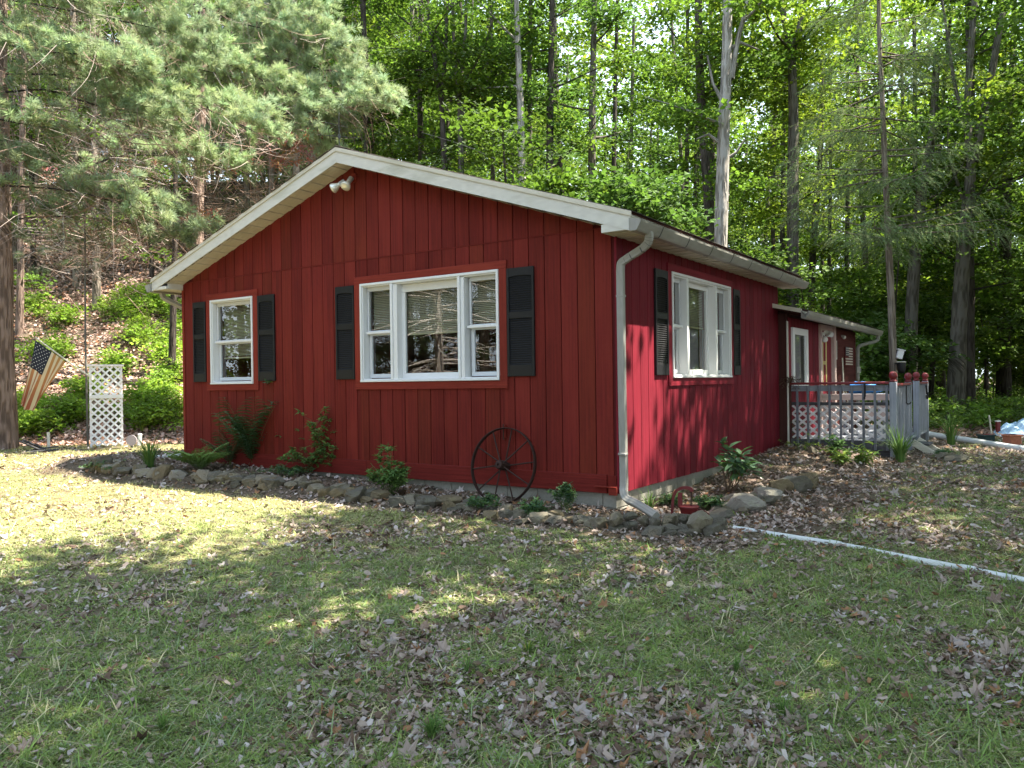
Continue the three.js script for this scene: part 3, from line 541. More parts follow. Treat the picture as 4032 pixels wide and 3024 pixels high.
  mesh('downspout', sweep(prof, curve([V(0.48, 1.9, -10.75), V(0.47, 1.8, -10.75), V(0.3, 1.72, -10.5), V(0.19, 1.65, -10.3), V(0.18, 1.5, -10.29), V(0.18, 0.0, -10.29)], 30), { up: V(0, 0, 1), smooth: true }), M.gutter, cabin);
}
let latticeStrips;
// ---------- things on and beside the cabin ----------
srand(501);
{ // twin floodlight under the gable
  const t = thing('floodlight', 'twin-bulb floodlight fixed under the peak of the gable', 'floodlight', fromHouse(-3.338, 3.46, TH), HOUSE.yaw);
  mesh('base', [place(new THREE.CylinderGeometry(0.05, 0.055, 0.028, 20), 0, 0, 0.014, Math.PI / 2), place(new THREE.CylinderGeometry(0.018, 0.02, 0.05, 12), 0.0, -0.03, 0.04, 0.5)], M.trimRed, t);
  const bulb = new THREE.LatheGeometry([[0.0, -0.13], [0.03, -0.127], [0.058, -0.112], [0.062, -0.1], [0.05, -0.065], [0.03, -0.03], [0.024, -0.015], [0.024, 0.0]].map((p) => new THREE.Vector2(...p)), 20);
  const sock = new THREE.CylinderGeometry(0.031, 0.029, 0.07, 16);
  for (const [x, y, z, rx, rz] of [[0.01, -0.06, 0.1, -0.75, 0.1], [-0.1, -0.08, 0.13, -0.7, -0.85]]) {
    const l = mesh('lamp', bulb, phy(0.75, 0.72, 0.6, { roughness: 0.15, metalness: 0.3, clearcoat: 1 }), t); l.position.set(x, y, z); l.rotation.set(rx, 0, rz);
    const s = mesh('socket', sock, M.gutter, l); s.position.y = 0.025;
  }
}
{ // antenna behind the ridge
  const b = at(737, 600, 17), g = onGround(b.x, b.z), top = at(737, 218, 17).y - g.y, y0 = at(735, 262, 17).y - g.y, t = thing('antenna', 'thin dark metal aerial standing behind the roof peak', 'aerial', g, 0.3);
  const m = std(0.09, 0.09, 0.09, { metalness: 0.5, roughness: 0.5 });
  mesh('mast', tube([V(0, -0.2, 0), V(0, top, 0)], 0.017, 0.013, 8), m, t);
  const bar = (l, x, y, z, rx, ry, rz) => place(new THREE.CylinderGeometry(0.008, 0.008, l, 6), x, y, z, rx, ry, rz);
  mesh('boom', bar(0.95, 0.02, y0 - 0.32, 0, 0, 0, Math.PI / 2), m, t); mesh('boom', bar(0.5, -0.05, y0 - 0.08, 0, 0, 0, Math.PI / 2 - 0.15), m, t);
  for (const x of [-0.42, -0.2, 0.06, 0.3, 0.47]) mesh('element', bar(0.5, x, y0 - 0.32, 0, 1.2, 0, 0.2), m, t);
  mesh('bracket', box(-0.03, 0.03, y0 - 0.36, y0 - 0.28, -0.03, 0.03), m, t);
}
{ // iron wheel leaning on the wall
  const R = 0.385, p = fromHouse(-1.2, -0.16, 0.22); const t = thing('wagon_wheel', 'rusty spoked iron wheel leaning against the gable wall', 'wheel', p, HOUSE.yaw);
  const piv = (g) => place(g.translate(0, R, 0), 0, 0, 0, -0.2, 0, 0);
  const ring = new THREE.LatheGeometry([[R - 0.009, -0.022], [R, -0.023], [R + 0.002, 0], [R, 0.023], [R - 0.009, 0.022], [R - 0.011, 0.0], [R - 0.009, -0.022]].map((q) => new THREE.Vector2(...q)), 64).rotateX(Math.PI / 2);
  mesh('rim', piv(ring), M.iron, t);
  mesh('hub', piv(merge([new THREE.LatheGeometry([[0.012, 0.09], [0.036, 0.09], [0.042, 0.08], [0.04, 0.04], [0.05, 0.03], [0.05, -0.03], [0.04, -0.04], [0.04, -0.08], [0.012, -0.08], [0.012, 0.09]].map((q) => new THREE.Vector2(...q)), 24).rotateX(Math.PI / 2)])), M.iron, t);
  for (let i = 0; i < 10; i++) { const a = i / 10 * 2 * Math.PI + 0.14, s = i % 2 ? 0.03 : -0.03; mesh('spoke', piv(tube([V(0.04 * Math.cos(a), 0.04 * Math.sin(a), s), V((R - 0.01) * Math.cos(a), (R - 0.01) * Math.sin(a), 0)], 0.008, 0.0075, 7)), M.iron, t); }
  const k = thing('wall_peg', 'short wooden block screwed to the wall above the iron wheel', 'wood block', fromHouse(-1.25, 0.55, TH), HOUSE.yaw);
  mesh('block', box(-0.018, 0.018, -0.06, 0.07, 0.0005, 0.03), M.trimRed, k); mesh('hook', place(new THREE.CylinderGeometry(0.006, 0.006, 0.16, 8), 0, -0.0, 0.04), M.iron, k);
}
{ // hand pump
  const base = groundAt(2725, 2056), t = thing('hand_pump', 'small dark red cast-iron hand pump standing among the corner stones', 'pump', base.add(V(0, -0.02, -0.12)), -0.25);
  const lathe = (pts, n = 20) => new THREE.LatheGeometry(pts.map((q) => new THREE.Vector2(...q)), n);
  mesh('body', lathe([[0.001, -0.1], [0.06, -0.1], [0.062, 0.02], [0.075, 0.1], [0.088, 0.128], [0.09, 0.14], [0.078, 0.142], [0.0, 0.142]]), M.pumpRed, t);
  mesh('spout', sweep([[-0.035, -0.02], [0.035, -0.02], [0.04, 0.03], [0.03, 0.03], [0.026, -0.008], [-0.026, -0.008], [-0.03, 0.03], [-0.04, 0.03]], curve([V(0.05, 0.09, 0.01), V(0.11, 0.075, 0.02), V(0.16, 0.04, 0.03), V(0.2, 0.0, 0.04)], 10)), M.pumpRed, t);
  mesh('bracket', sweep([[-0.012, -0.02], [0.012, -0.02], [0.012, 0.02], [-0.012, 0.02]], [V(-0.07, 0.13, 0), V(-0.075, 0.2, 0), V(-0.07, 0.255, 0)], { up: V(1, 0, 0) }), M.pumpRed, t);
  mesh('handle', sweep([[-0.008, -0.011], [0.008, -0.011], [0.008, 0.011], [-0.008, 0.011]], curve([V(0.03, 0.265, 0), V(0.02, 0.285, 0), V(-0.02, 0.298, 0), V(-0.08, 0.285, 0), V(-0.125, 0.235, 0), V(-0.14, 0.12, 0), V(-0.145, 0.03, 0), V(-0.15, -0.02, 0)], 24), { up: V(1, 0, 0), scale: (q) => 1.35 - 0.4 * q }), M.pumpRed, t);
  mesh('plunger_rod', tube([V(0.02, 0.14, 0), V(0.024, 0.27, 0)], 0.006, 0.006, 8), M.iron, t);
}
{ // pipes lying on the ground
  const lay = (pts, r, dy) => curve(pts.map(([x, y]) => groundAt(x, y).add(V(0, dy, 0))), 40);
  const P = lay([[2890, 2085], [3050, 2110], [3300, 2150], [3600, 2210], [3800, 2247], [4032, 2293], [4180, 2322]], 0.03, 0.002), t = thing('drain_pipe', 'pale drain pipe half sunk in the lawn, running from the corner stones', 'pipe', P[0].clone()), o = P[0].clone(), Q = P.map((p) => p.clone().sub(o));
  for (const [i0, i1, r] of [[0, 13, 0.028], [13, 27, 0.0275], [27, 40, 0.028]]) mesh('pipe_section', sweep(circle(r, 12), Q.slice(i0, i1 + 1), { smooth: true }), M.pvc, t);
  for (const k of [13, 27]) { const d = Q[k + 1].clone().sub(Q[k]).normalize().multiplyScalar(0.045); mesh('coupling', sweep(circle(0.034, 12), [Q[k].clone().sub(d), Q[k].clone().add(d)], { smooth: false }), M.pvc, t); }
  const u = mesh('drain_pipe', sweep(circle(0.055, 12), curve([groundAt(3560, 1700).add(V(0, 0.05, 0)), groundAt(3660, 1722).add(V(0, 0.05, 0)), groundAt(3820, 1747).add(V(0, 0.05, 0)), groundAt(4032, 1782).add(V(0, 0.05, 0)), groundAt(4250, 1812).add(V(0, 0.05, 0))], 24), { smooth: true }), M.pvc, scene);
  setUD(u, 'thick white pipe lying beyond the deck posts towards the woods', 'pipe');
  const wv = mesh('drain_pipe', sweep(circle(0.05, 10), [fromHouse(-HW - 0.06, 0.06, -0.16), fromHouse(-HW - 0.5, 0.03, 0.02), fromHouse(-HW - 0.85, 0.0, 0.15)], { smooth: true }), M.pvc, scene);
  setUD(wv, 'short white pipe at the far left foot of the gable wall', 'pipe');
}
// ---- stone edging
const stoneGeo = Array.from({ length: 10 }, (_, k) => {
  let g = mergeVertices(new THREE.IcosahedronGeometry(0.5, 5).deleteAttribute('uv').deleteAttribute('normal')); const p = g.attributes.position, v = V(), uv = [];
  const cuts = [[V(rr(-0.2, 0.2), 1, rr(-0.2, 0.2)).normalize(), rr(0.2, 0.3)], ...Array.from({ length: 11 }, () => [V(rr(-1, 1), rr(-0.7, 0.9), rr(-1, 1)).normalize(), rr(0.24, 0.42)])];
  for (let i = 0; i < p.count; i++) {
    v.fromBufferAttribute(p, i); const n = v.clone().normalize(); v.multiplyScalar(1 + 0.2 * n3(n.x * 1.2 + k * 9, n.y * 1.2, n.z * 1.2));
    for (const [d, l] of cuts) { const o = v.dot(d) - l; if (o > 0) v.addScaledVector(d, -o * 0.97); }
    v.addScaledVector(n, 0.022 * n3(n.x * 3 + k, n.y * 9, n.z * 3) + 0.012 * n3(n.x * 11 + k, n.y * 11, n.z * 11)); p.setXYZ(i, v.x, v.y, v.z); uv.push(v.x * 0.6 + v.y * 0.2, v.z * 0.6 + v.y * 0.5);
  }
  g.setAttribute('uv', new THREE.Float32BufferAttribute(uv, 2)); g = toCreasedNormals(g, 0.45); return g;
});
const stoneMats = [[0.155, 0.14, 0.11], [0.12, 0.112, 0.095], [0.19, 0.17, 0.135], [0.165, 0.135, 0.09], [0.25, 0.235, 0.21]].map((c) => std(...c, { map: stoneMap, bumpMap: stoneBump, bumpScale: 0.012, roughness: 0.95 }));
function stones(parent, list, S, ox, oy) {           // list: centre x, centre y, width, height in a zoomed crop of the photograph
  for (const [x, y, w, h, mat, lift] of list) {
    const px = ox + x * S, py = oy + y * S, p = groundAt(px, oy + (y + h * 0.42 + (lift ?? 0)) * S), d = p.distanceTo(camera.position), W = w * S / 3160 * d, Hh = h * S / 3160 * d * 1.25;
    const m = mesh('stone', pick(stoneGeo), mat !== undefined ? stoneMats[mat] : pick(stoneMats), parent);
    m.position.copy(p).add(V(0, Hh * 0.26 + (lift ?? 0) * S / 3160 * d, -0.1 * W)); m.scale.set(W * 1.3, Hh * 1.2, W * rr(0.85, 1.2)); m.rotation.set(rr(-0.15, 0.15), rr(-0.5, 0.5) + (rnd() < 0.5 ? Math.PI : 0), rr(-0.12, 0.12));
  }
}
{
  const t = thing('stone_edging', 'rough row of fieldstones edging the bed along the gable wall', 'stone edging');
  stones(t, [[620, 195, 90, 50], [690, 225, 80, 45], [740, 215, 90, 55, 2], [800, 240, 90, 42], [900, 250, 105, 50], [1005, 238, 85, 55, 3], [985, 268, 60, 36], [1100, 268, 100, 65], [1250, 277, 90, 36, 2], [1495, 292, 100, 55, 1], [1580, 312, 95, 52, 2], [1662, 303, 66, 45, 3], [1872, 306, 90, 60, 2], [2040, 372, 96, 62, 3], [2175, 374, 70, 60, 3], [566, 203, 70, 36], [725, 185, 66, 34], [1465, 330, 60, 38, 1], [860, 226, 70, 40]], 0.6329, 0, 1700);
  stones(t, [[310, 535, 125, 62, 3], [395, 582, 85, 44, 3], [520, 560, 60, 50], [640, 592, 115, 65], [760, 590, 125, 84, 1], [745, 632, 90, 40, 1], [900, 583, 155, 66, 3], [1020, 606, 110, 62, 1], [930, 640, 90, 38], [1120, 640, 90, 46, 1], [1240, 640, 96, 72, 2], [1345, 668, 135, 66, 0], [1460, 690, 135, 80, 2], [1565, 676, 82, 78, 3], [1820, 718, 145, 84, 2], [1340, 715, 100, 40, 1], [1700, 700, 70, 46, 1]], 0.6329, 1200, 1600);
}
function filler(parent, line, n, w0, w1, jx, jy) {
  const L = []; for (let i = 0; i < n; i++) { const u = rnd() * (line.length - 1), k = Math.floor(u), f = u - k, w = rr(w0, w1); L.push([lerp(line[k][0], line[k + 1][0], f) + rr(-jx, jx), lerp(line[k][1], line[k + 1][1], f) + rr(-jy, jy), w, w * rr(0.45, 0.75), Math.floor(rnd() * 4)]); }
  stones(parent, L, 1, 0, 0);
}
{
  filler(scene.getObjectByName('stone_edging'), [[370, 1838], [560, 1850], [760, 1868], [950, 1885], [1150, 1905], [1330, 1930], [1520, 1955], [1750, 1985], [1960, 2020], [2180, 2045], [2320, 2060]], 64, 34, 80, 30, 12);
}
{
  const t = thing('corner_stones', 'low dry stone heap around the bed corner below the downspout', 'stone edging');
  stones(t, [[230, 415, 110, 50, 1], [330, 392, 105, 66, 1, 0], [500, 438, 145, 84, 1], [610, 455, 118, 48, 1], [710, 452, 105, 50, 1], [900, 435, 125, 92, 1], [800, 420, 160, 100, 0], [980, 410, 90, 70, 1]], 0.5512, 2300, 1850);
  stones(t, [[230, 345, 105, 112, 0, 45], [330, 328, 95, 62, 1, 60], [430, 356, 78, 66, 0, 55], [505, 374, 96, 72, 1, 45], [600, 356, 104, 74, 0, 62], [655, 352, 76, 92, 2, 48], [720, 345, 96, 64, 1, 62], [825, 362, 175, 150, 2, 40], [610, 418, 116, 62, 1, 20], [715, 414, 110, 60, 1, 20], [960, 372, 125, 95, 1, 25], [165, 395, 60, 40, 1]], 0.5512, 2300, 1850);
}
{
  const t = thing('side_stones', 'pale weathered stones edging the leaf-covered bed beside the long wall', 'stone edging');
  stones(t, [[640, 335, 180, 116, 4], [555, 300, 80, 50, 4], [762, 284, 135, 84, 4], [850, 228, 180, 62, 4], [930, 200, 115, 46, 3], [975, 215, 70, 60, 3], [500, 350, 95, 52, 4], [412, 345, 75, 50, 2], [520, 405, 100, 70, 1], [1005, 232, 60, 52, 3], [1010, 32, 54, 38, 2], [1845, 86, 105, 52, 1], [1760, 62, 74, 36, 2], [1572, 152, 62, 36, 2], [1650, 100, 70, 34, 2], [1080, 75, 40, 26, 2], [720, 250, 70, 40, 4]], 0.6926, 2500, 1750);
}
filler(scene.getObjectByName('side_stones'), [[2830, 2040], [2900, 2010], [2960, 1975], [3040, 1940], [3120, 1905], [3180, 1895]], 22, 36, 90, 34, 14);
// ---- deck with its railing
{
  const t = thing('deck', 'weathered grey timber deck with white lattice panels before the annex door', 'deck', V(HOUSE.x, HOUSE.y, HOUSE.z), HOUSE.yaw);
  const X0 = 0.17, X1 = 1.556, Z0 = -5.4, Z1 = -8.75, FY = 0.13;
  for (let i = 0; i < 10; i++) { const x = X0 + i * 0.142; mesh('floor_board', box(x, x + 0.136, FY - 0.035, FY, Z1, Z0 - 0.02), M.deckGrey, t); }
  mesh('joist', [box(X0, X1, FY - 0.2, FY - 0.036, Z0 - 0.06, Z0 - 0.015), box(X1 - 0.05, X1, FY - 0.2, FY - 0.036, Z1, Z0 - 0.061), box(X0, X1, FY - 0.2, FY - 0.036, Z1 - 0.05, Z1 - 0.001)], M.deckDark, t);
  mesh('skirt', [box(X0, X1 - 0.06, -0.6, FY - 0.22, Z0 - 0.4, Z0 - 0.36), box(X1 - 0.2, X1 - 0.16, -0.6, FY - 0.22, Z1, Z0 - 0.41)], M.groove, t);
  const post = (x, z, y0, h = 1.0) => {
    const p = mesh('post', box(x - 0.045, x + 0.045, y0, h, z - 0.045, z + 0.045, 0.006), M.deckGrey, t);
    mesh('finial', new THREE.LatheGeometry([[0.001, 0], [0.05, 0], [0.05, 0.018], [0.04, 0.024], [0.03, 0.034], [0.038, 0.042], [0.052, 0.065], [0.055, 0.09], [0.048, 0.118], [0.028, 0.138], [0.001, 0.145]].map((q) => new THREE.Vector2(...q)), 24).translate(x, h + 0.0005, z), M.railRed, p);
  };
  post(X1, Z0, -0.25, 0.985); post(X1 + 0.0, -6.78, -0.25, 0.97); post(X1 + 0.03, -7.43, -0.3, 0.985); post(X1, Z1, -0.4, 0.975);
  // front railing
  mesh('top_rail', box(X0, X1 - 0.047, 0.955, 0.99, Z0 - 0.055, Z0 + 0.055, 0.006), M.railRed, t);
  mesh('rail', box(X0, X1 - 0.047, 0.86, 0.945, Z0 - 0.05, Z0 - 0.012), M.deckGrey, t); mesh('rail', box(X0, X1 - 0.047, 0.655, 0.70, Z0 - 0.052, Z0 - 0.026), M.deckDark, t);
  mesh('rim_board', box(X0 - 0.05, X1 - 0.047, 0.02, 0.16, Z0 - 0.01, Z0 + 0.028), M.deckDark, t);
  for (let i = 0; i < 9; i++) { const x = X0 + 0.1 + i * 0.151; mesh('baluster', box(x - 0.0155, x + 0.0155, 0.03, 0.935, Z0 + 0.0285, Z0 + 0.058), M.baluster, t); }
  mesh('corner_post', box(0.085, 0.165, -0.2, 1.0, Z0 - 0.06, Z0 + 0.04), M.brown, t);
  const lattice = (a0, a1, y0, y1, put, name = 'lattice_strip') => {
    const w = 0.036, step = 0.146, Hh = y1 - y0, L = a1 - a0;
    for (const dir of [1, -1]) for (let k = -Math.ceil(Hh / step); k * step < L + Hh; k++) {
      let A = dir > 0 ? k * step : k * step, p0 = [A, 0], p1 = [A + dir * Hh, Hh];
      const cl = (p, q) => { let [x, y] = p; const m = (q[1] - p[1]) / (q[0] - p[0] || 1e-9); if (x < 0) { y += (0 - x) * m; x = 0; } if (x > L) { y += (L - x) * m; x = L; } return [x, y]; };
      if (Math.max(p0[0], p1[0]) <= 0.01 || Math.min(p0[0], p1[0]) >= L - 0.01) continue;
      const q0 = cl(p0, p1), q1 = cl(p1, p0), len = Math.hypot(q1[0] - q0[0], q1[1] - q0[1]); if (len < 0.05) continue;
      const ang = Math.atan2(q1[1] - q0[1], q1[0] - q0[0]), g = box(-len / 2, len / 2, -w / 2, w / 2, dir > 0 ? 0 : 0.007, dir > 0 ? 0.0065 : 0.0135, 0.0015);
      g.applyMatrix4(new THREE.Matrix4().makeRotationZ(ang)); g.translate(a0 + (q0[0] + q1[0]) / 2, y0 + (q0[1] + q1[1]) / 2, 0); put(name, g);
    }
  };
  latticeStrips = lattice;
  const lp = grp('lattice_panel', t); lp.position.set(0, 0, Z0 - 0.075); lp.scale.y = 0.82; lattice(X0, X1 - 0.06, 0.17 / 0.82, 0.69 / 0.82, (n, g) => mesh(n, g, M.lattice, lp));
  // end railing with close balusters on both sides of the steps
  for (const [za, zb] of [[Z0 - 0.05, -6.735], [-7.48, Z1 + 0.05]]) {
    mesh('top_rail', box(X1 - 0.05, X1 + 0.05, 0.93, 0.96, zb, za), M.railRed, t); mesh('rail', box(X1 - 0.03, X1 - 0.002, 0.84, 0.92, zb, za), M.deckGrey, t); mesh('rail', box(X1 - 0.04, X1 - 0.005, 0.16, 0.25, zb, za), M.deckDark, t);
    const n = Math.round((za - zb) / 0.128); for (let i = 0; i < n; i++) { const z = lerp(za, zb, (i + 0.5) / n); mesh('baluster', box(X1 + 0.0, X1 + 0.03, za > -6 ? 0.02 : 0.1, 0.915, z - 0.0155, z + 0.0155), M.deckGrey, t); }
  }
  mesh('stringer', [-6.84, -7.38].map((z) => place(box(-0.02, 0.46, -0.05, 0.05, -0.018, 0.018), X1 + 0.06, 0.04, z, 0, 0, -0.55)), M.vinyl, t);
  for (const k of [0, 1]) mesh('step', box(X1 + 0.06 + 0.2 * k, X1 + 0.27 + 0.2 * k, 0.0 - 0.13 * k, 0.03 - 0.13 * k, -7.36, -6.86), M.deckDark, t);
  const hook = thing('planter_hook', 'black metal bracket clipped on the front deck rail between the balusters', 'bracket', fromHouse(1.2, 0.88, Z0 + 0.061), HOUSE.yaw);
  mesh('bracket', [box(-0.014, 0.014, -0.1, 0.1, 0, 0.008), place(new THREE.TorusGeometry(0.03, 0.008, 8, 16, Math.PI), 0, -0.1, 0.03, 0, Math.PI / 2, Math.PI)], M.black, hook);
  const hk = thing('planter_hook', 'dark bracket hanging on the close balusters left of the deck steps', 'bracket', fromHouse(X1 + 0.031, 0.8, -6.35), HOUSE.yaw + Math.PI / 2);
  mesh('bracket', [box(-0.03, 0.03, -0.12, 0.12, 0, 0.01), place(new THREE.TorusGeometry(0.03, 0.008, 8, 16, Math.PI), 0, -0.12, 0.03, 0, Math.PI / 2, Math.PI)], M.black, hk);
  const hk2 = thing('coat_hook', 'curved metal hook on the railing panel right of the deck steps', 'hook', fromHouse(X1 + 0.031, 0.8, -8.45), HOUSE.yaw + Math.PI / 2);
  mesh('hook', [place(new THREE.TorusGeometry(0.06, 0.014, 8, 20, Math.PI * 1.2), 0.02, -0.06, 0.03, 0, 0.3, 2.4), place(new THREE.CylinderGeometry(0.013, 0.013, 0.16, 8), -0.07, 0.03, 0.03, 0, 0, 0.5)], M.black, hk2);
  // what stands on the deck
  const tb = thing('bench', 'pale pinkish garden bench standing on the deck behind the lattice', 'bench', fromHouse(0.98, FY, -6.1), HOUSE.yaw), pk = std(0.6, 0.47, 0.44, { map: dirtyMap });
  for (const y of [0.63, 0.50, 0.37]) mesh('back_slat', box(-0.5, 0.52, y - 0.045, y + 0.045, 0.14, 0.165), pk, tb);
  for (const z of [-0.02, -0.13, -0.24]) mesh('seat_slat', box(-0.5, 0.52, 0.30, 0.325, z - 0.05, z + 0.05), pk, tb);
  for (const [x, z] of [[-0.46, 0.12], [0.48, 0.12], [-0.46, -0.25], [0.48, -0.25]]) mesh('leg', box(x - 0.025, x + 0.025, 0, z > 0 ? 0.68 : 0.3, z - 0.02, z + 0.02), pk, tb);
  const bl = mesh('blue_cover', place(new THREE.SphereGeometry(0.2, 20, 14), 0, 0, 0), std(0.03, 0.19, 0.5, { roughness: 0.5 }), scene);
  { const p = bl.geometry.attributes.position; for (let i = 0; i < p.count; i++) { const k = 1 + 0.25 * n3(p.getX(i) * 9, p.getY(i) * 9, p.getZ(i) * 9); p.setXYZ(i, p.getX(i) * k * 1.3, Math.max(-0.06, p.getY(i) * k * 0.6), p.getZ(i) * k); } bl.geometry.computeVertexNormals(); }
  bl.position.copy(fromHouse(0.85, 0.86, -7.2)); setUD(bl, 'bright blue crumpled sheet lying behind the deck rail', 'sheet');
  const tt = thing('side_table', 'small grey table under the blue sheet on the deck', 'table', fromHouse(0.85, FY, -7.2), HOUSE.yaw);
  mesh('table_top', box(-0.3, 0.3, 0.63, 0.66, -0.25, 0.25, 0.006), M.deckGrey, tt); for (const x of [-0.26, 0.26]) for (const z of [-0.21, 0.21]) mesh('leg', box(x - 0.02, x + 0.02, 0, 0.629, z - 0.02, z + 0.02), M.deckGrey, tt);
  for (const [x, z, l, lab, cat, ry] of [[0.26, -8.62, 1.28, 'upright wooden broom handle leaning beside the annex door', 'pole', 0.02], [0.3, -8.85, 0.86, 'left of two short pale sticks leaning against the dark lap siding', 'stick', 0.16], [0.32, -9.0, 0.9, 'right of two short pale sticks leaning against the dark lap siding', 'stick', 0.17]]) {
    const g = tube([V(0, 0, 0), V(0.0, l, 0)], 0.014, 0.012, 8); const q = mesh('stick', place(g, 0, 0, 0, 0, 0, ry), M.vinyl, scene); q.position.copy(fromHouse(x, FY, z)); q.rotation.y = HOUSE.yaw; setUD(q, lab, cat);
  }
  { // dried wreath of twigs hanging on the rail end
    const w = thing('dry_plant', 'dried brown tangle of stems hung over the wall end of the deck rail', 'dried plant', fromHouse(0.17, 0.99, Z0 + 0.05), HOUSE.yaw), g = [], lf = soup();
    for (let i = 0; i < 60; i++) { const a = rnd() * 6.28, b = rr(-0.2, 1.2), l = rr(0.08, 0.17), d = V(Math.cos(a) * Math.cos(b), Math.sin(b), Math.sin(a) * Math.cos(b)); g.push(tube([V(0, 0, 0), d.clone().multiplyScalar(l * 0.6).add(V(0, 0.01, 0)), d.multiplyScalar(l).add(V(0, -0.04, 0))], 0.004, 0.002, 4)); }
    for (let i = 0; i < 110; i++) { const p = V(rr(-0.14, 0.14), rr(-0.1, 0.1), rr(-0.1, 0.1)), u = V(rr(-1, 1), rr(-1, 1), rr(-1, 1)).multiplyScalar(0.025), v = V(rr(-1, 1), rr(-1, 1), rr(-1, 1)).multiplyScalar(0.015); lf.tri(p.clone().add(u).toArray(), p.clone().add(v).toArray(), p.clone().sub(u).toArray()); }
    mesh('stems', g, std(0.1, 0.065, 0.045), w); mesh('leaves', lf.done(), std(0.12, 0.075, 0.05), w);
  }
}
{ // fittings on the annex wall
  const turn = HOUSE.yaw + Math.PI / 2;
  const l = thing('wall_lamp', 'white wall lamp with two small shades beside the annex door', 'wall lamp', fromHouse(AX + 0.016, 1.76, -7.42), turn);
  mesh('plate', place(new THREE.CylinderGeometry(0.07, 0.075, 0.03, 20), 0, 0, 0.015, Math.PI / 2), M.oldWhite, l); mesh('sensor', place(new THREE.SphereGeometry(0.05, 16, 12), 0, -0.06, 0.07), M.oldWhite, l);
  for (const s of [-1, 1]) mesh('lamp_shade', place(new THREE.LatheGeometry([[0.02, 0], [0.03, 0.05], [0.055, 0.11], [0.05, 0.11], [0.02, 0.05]].map((q) => new THREE.Vector2(...q)), 16), s * 0.06, 0.0, 0.09, 0.9, 0, -s * 1.1), M.oldWhite, l);
  const th = thing('thermometer', 'tall narrow white thermometer board on the siding right of the door', 'thermometer', fromHouse(AX + 0.025, 1.55, -8.47), turn);
  mesh('plate', box(-0.09, 0.09, -0.17, 0.17, 0, 0.012), M.oldWhite, th); mesh('scale', [...Array(11)].map((_, i) => box(-0.05, -0.012, -0.13 + i * 0.026, -0.127 + i * 0.026, 0.0125, 0.0135, 0.0003)), M.black, th); mesh('tube', box(0.0, 0.012, -0.14, 0.14, 0.0125, 0.018, 0.002), M.railRed, th);
  const f = thing('flag_plaque', 'wooden stars and stripes plaque hung on the dark siding', 'plaque', fromHouse(AX + 0.03, 1.46, -9.53), turn), wh = std(0.62, 0.56, 0.5), bl = std(0.1, 0.1, 0.11), rd = std(0.16, 0.035, 0.03);
  mesh('backing', box(-0.31, 0.31, -0.19, 0.17, 0, 0.015), rd, f);
  for (let i = 0; i < 7; i++) mesh('stripe', box(i < 4 ? -0.02 : -0.31, 0.31, 0.145 - i * 0.05 - 0.014, 0.145 - i * 0.05 + 0.014, 0.0155, 0.022), i % 1 ? rd : wh, f);
  mesh('canton', box(-0.31, -0.03, 0.0, 0.17, 0.0155, 0.024), bl, f);
  const st = []; for (let r = 0; r < 4; r++) for (let c = 0; c < 5; c++) st.push(place(new THREE.CylinderGeometry(0.012, 0.012, 0.004, 5), -0.285 + c * 0.055, 0.025 + r * 0.04, 0.0265, Math.PI / 2)); mesh('star', st, wh, f);
  const c = thing('eave_camera', 'small round white fixture under the annex eave above the plaque', 'fixture', fromHouse(AX + 0.02, 1.82, -9.0), turn);
  mesh('body', [place(new THREE.SphereGeometry(0.035, 14, 10), 0, -0.02, 0.05), place(new THREE.CylinderGeometry(0.02, 0.025, 0.05, 12), 0, 0, 0.025, Math.PI / 2)], M.oldWhite, c);
  const m = thing('meter_box', 'small pale switch plate at the right edge of the lap siding', 'wall plate', fromHouse(AX + 0.05, 1.2, -10.24), turn);
  mesh('plate', box(0.0, 0.1, -0.06, 0.06, 0, 0.05), M.oldWhite, m); mesh('cover', box(0.02, 0.08, -0.04, 0.04, 0.0505, 0.058), M.gutter, m);
}
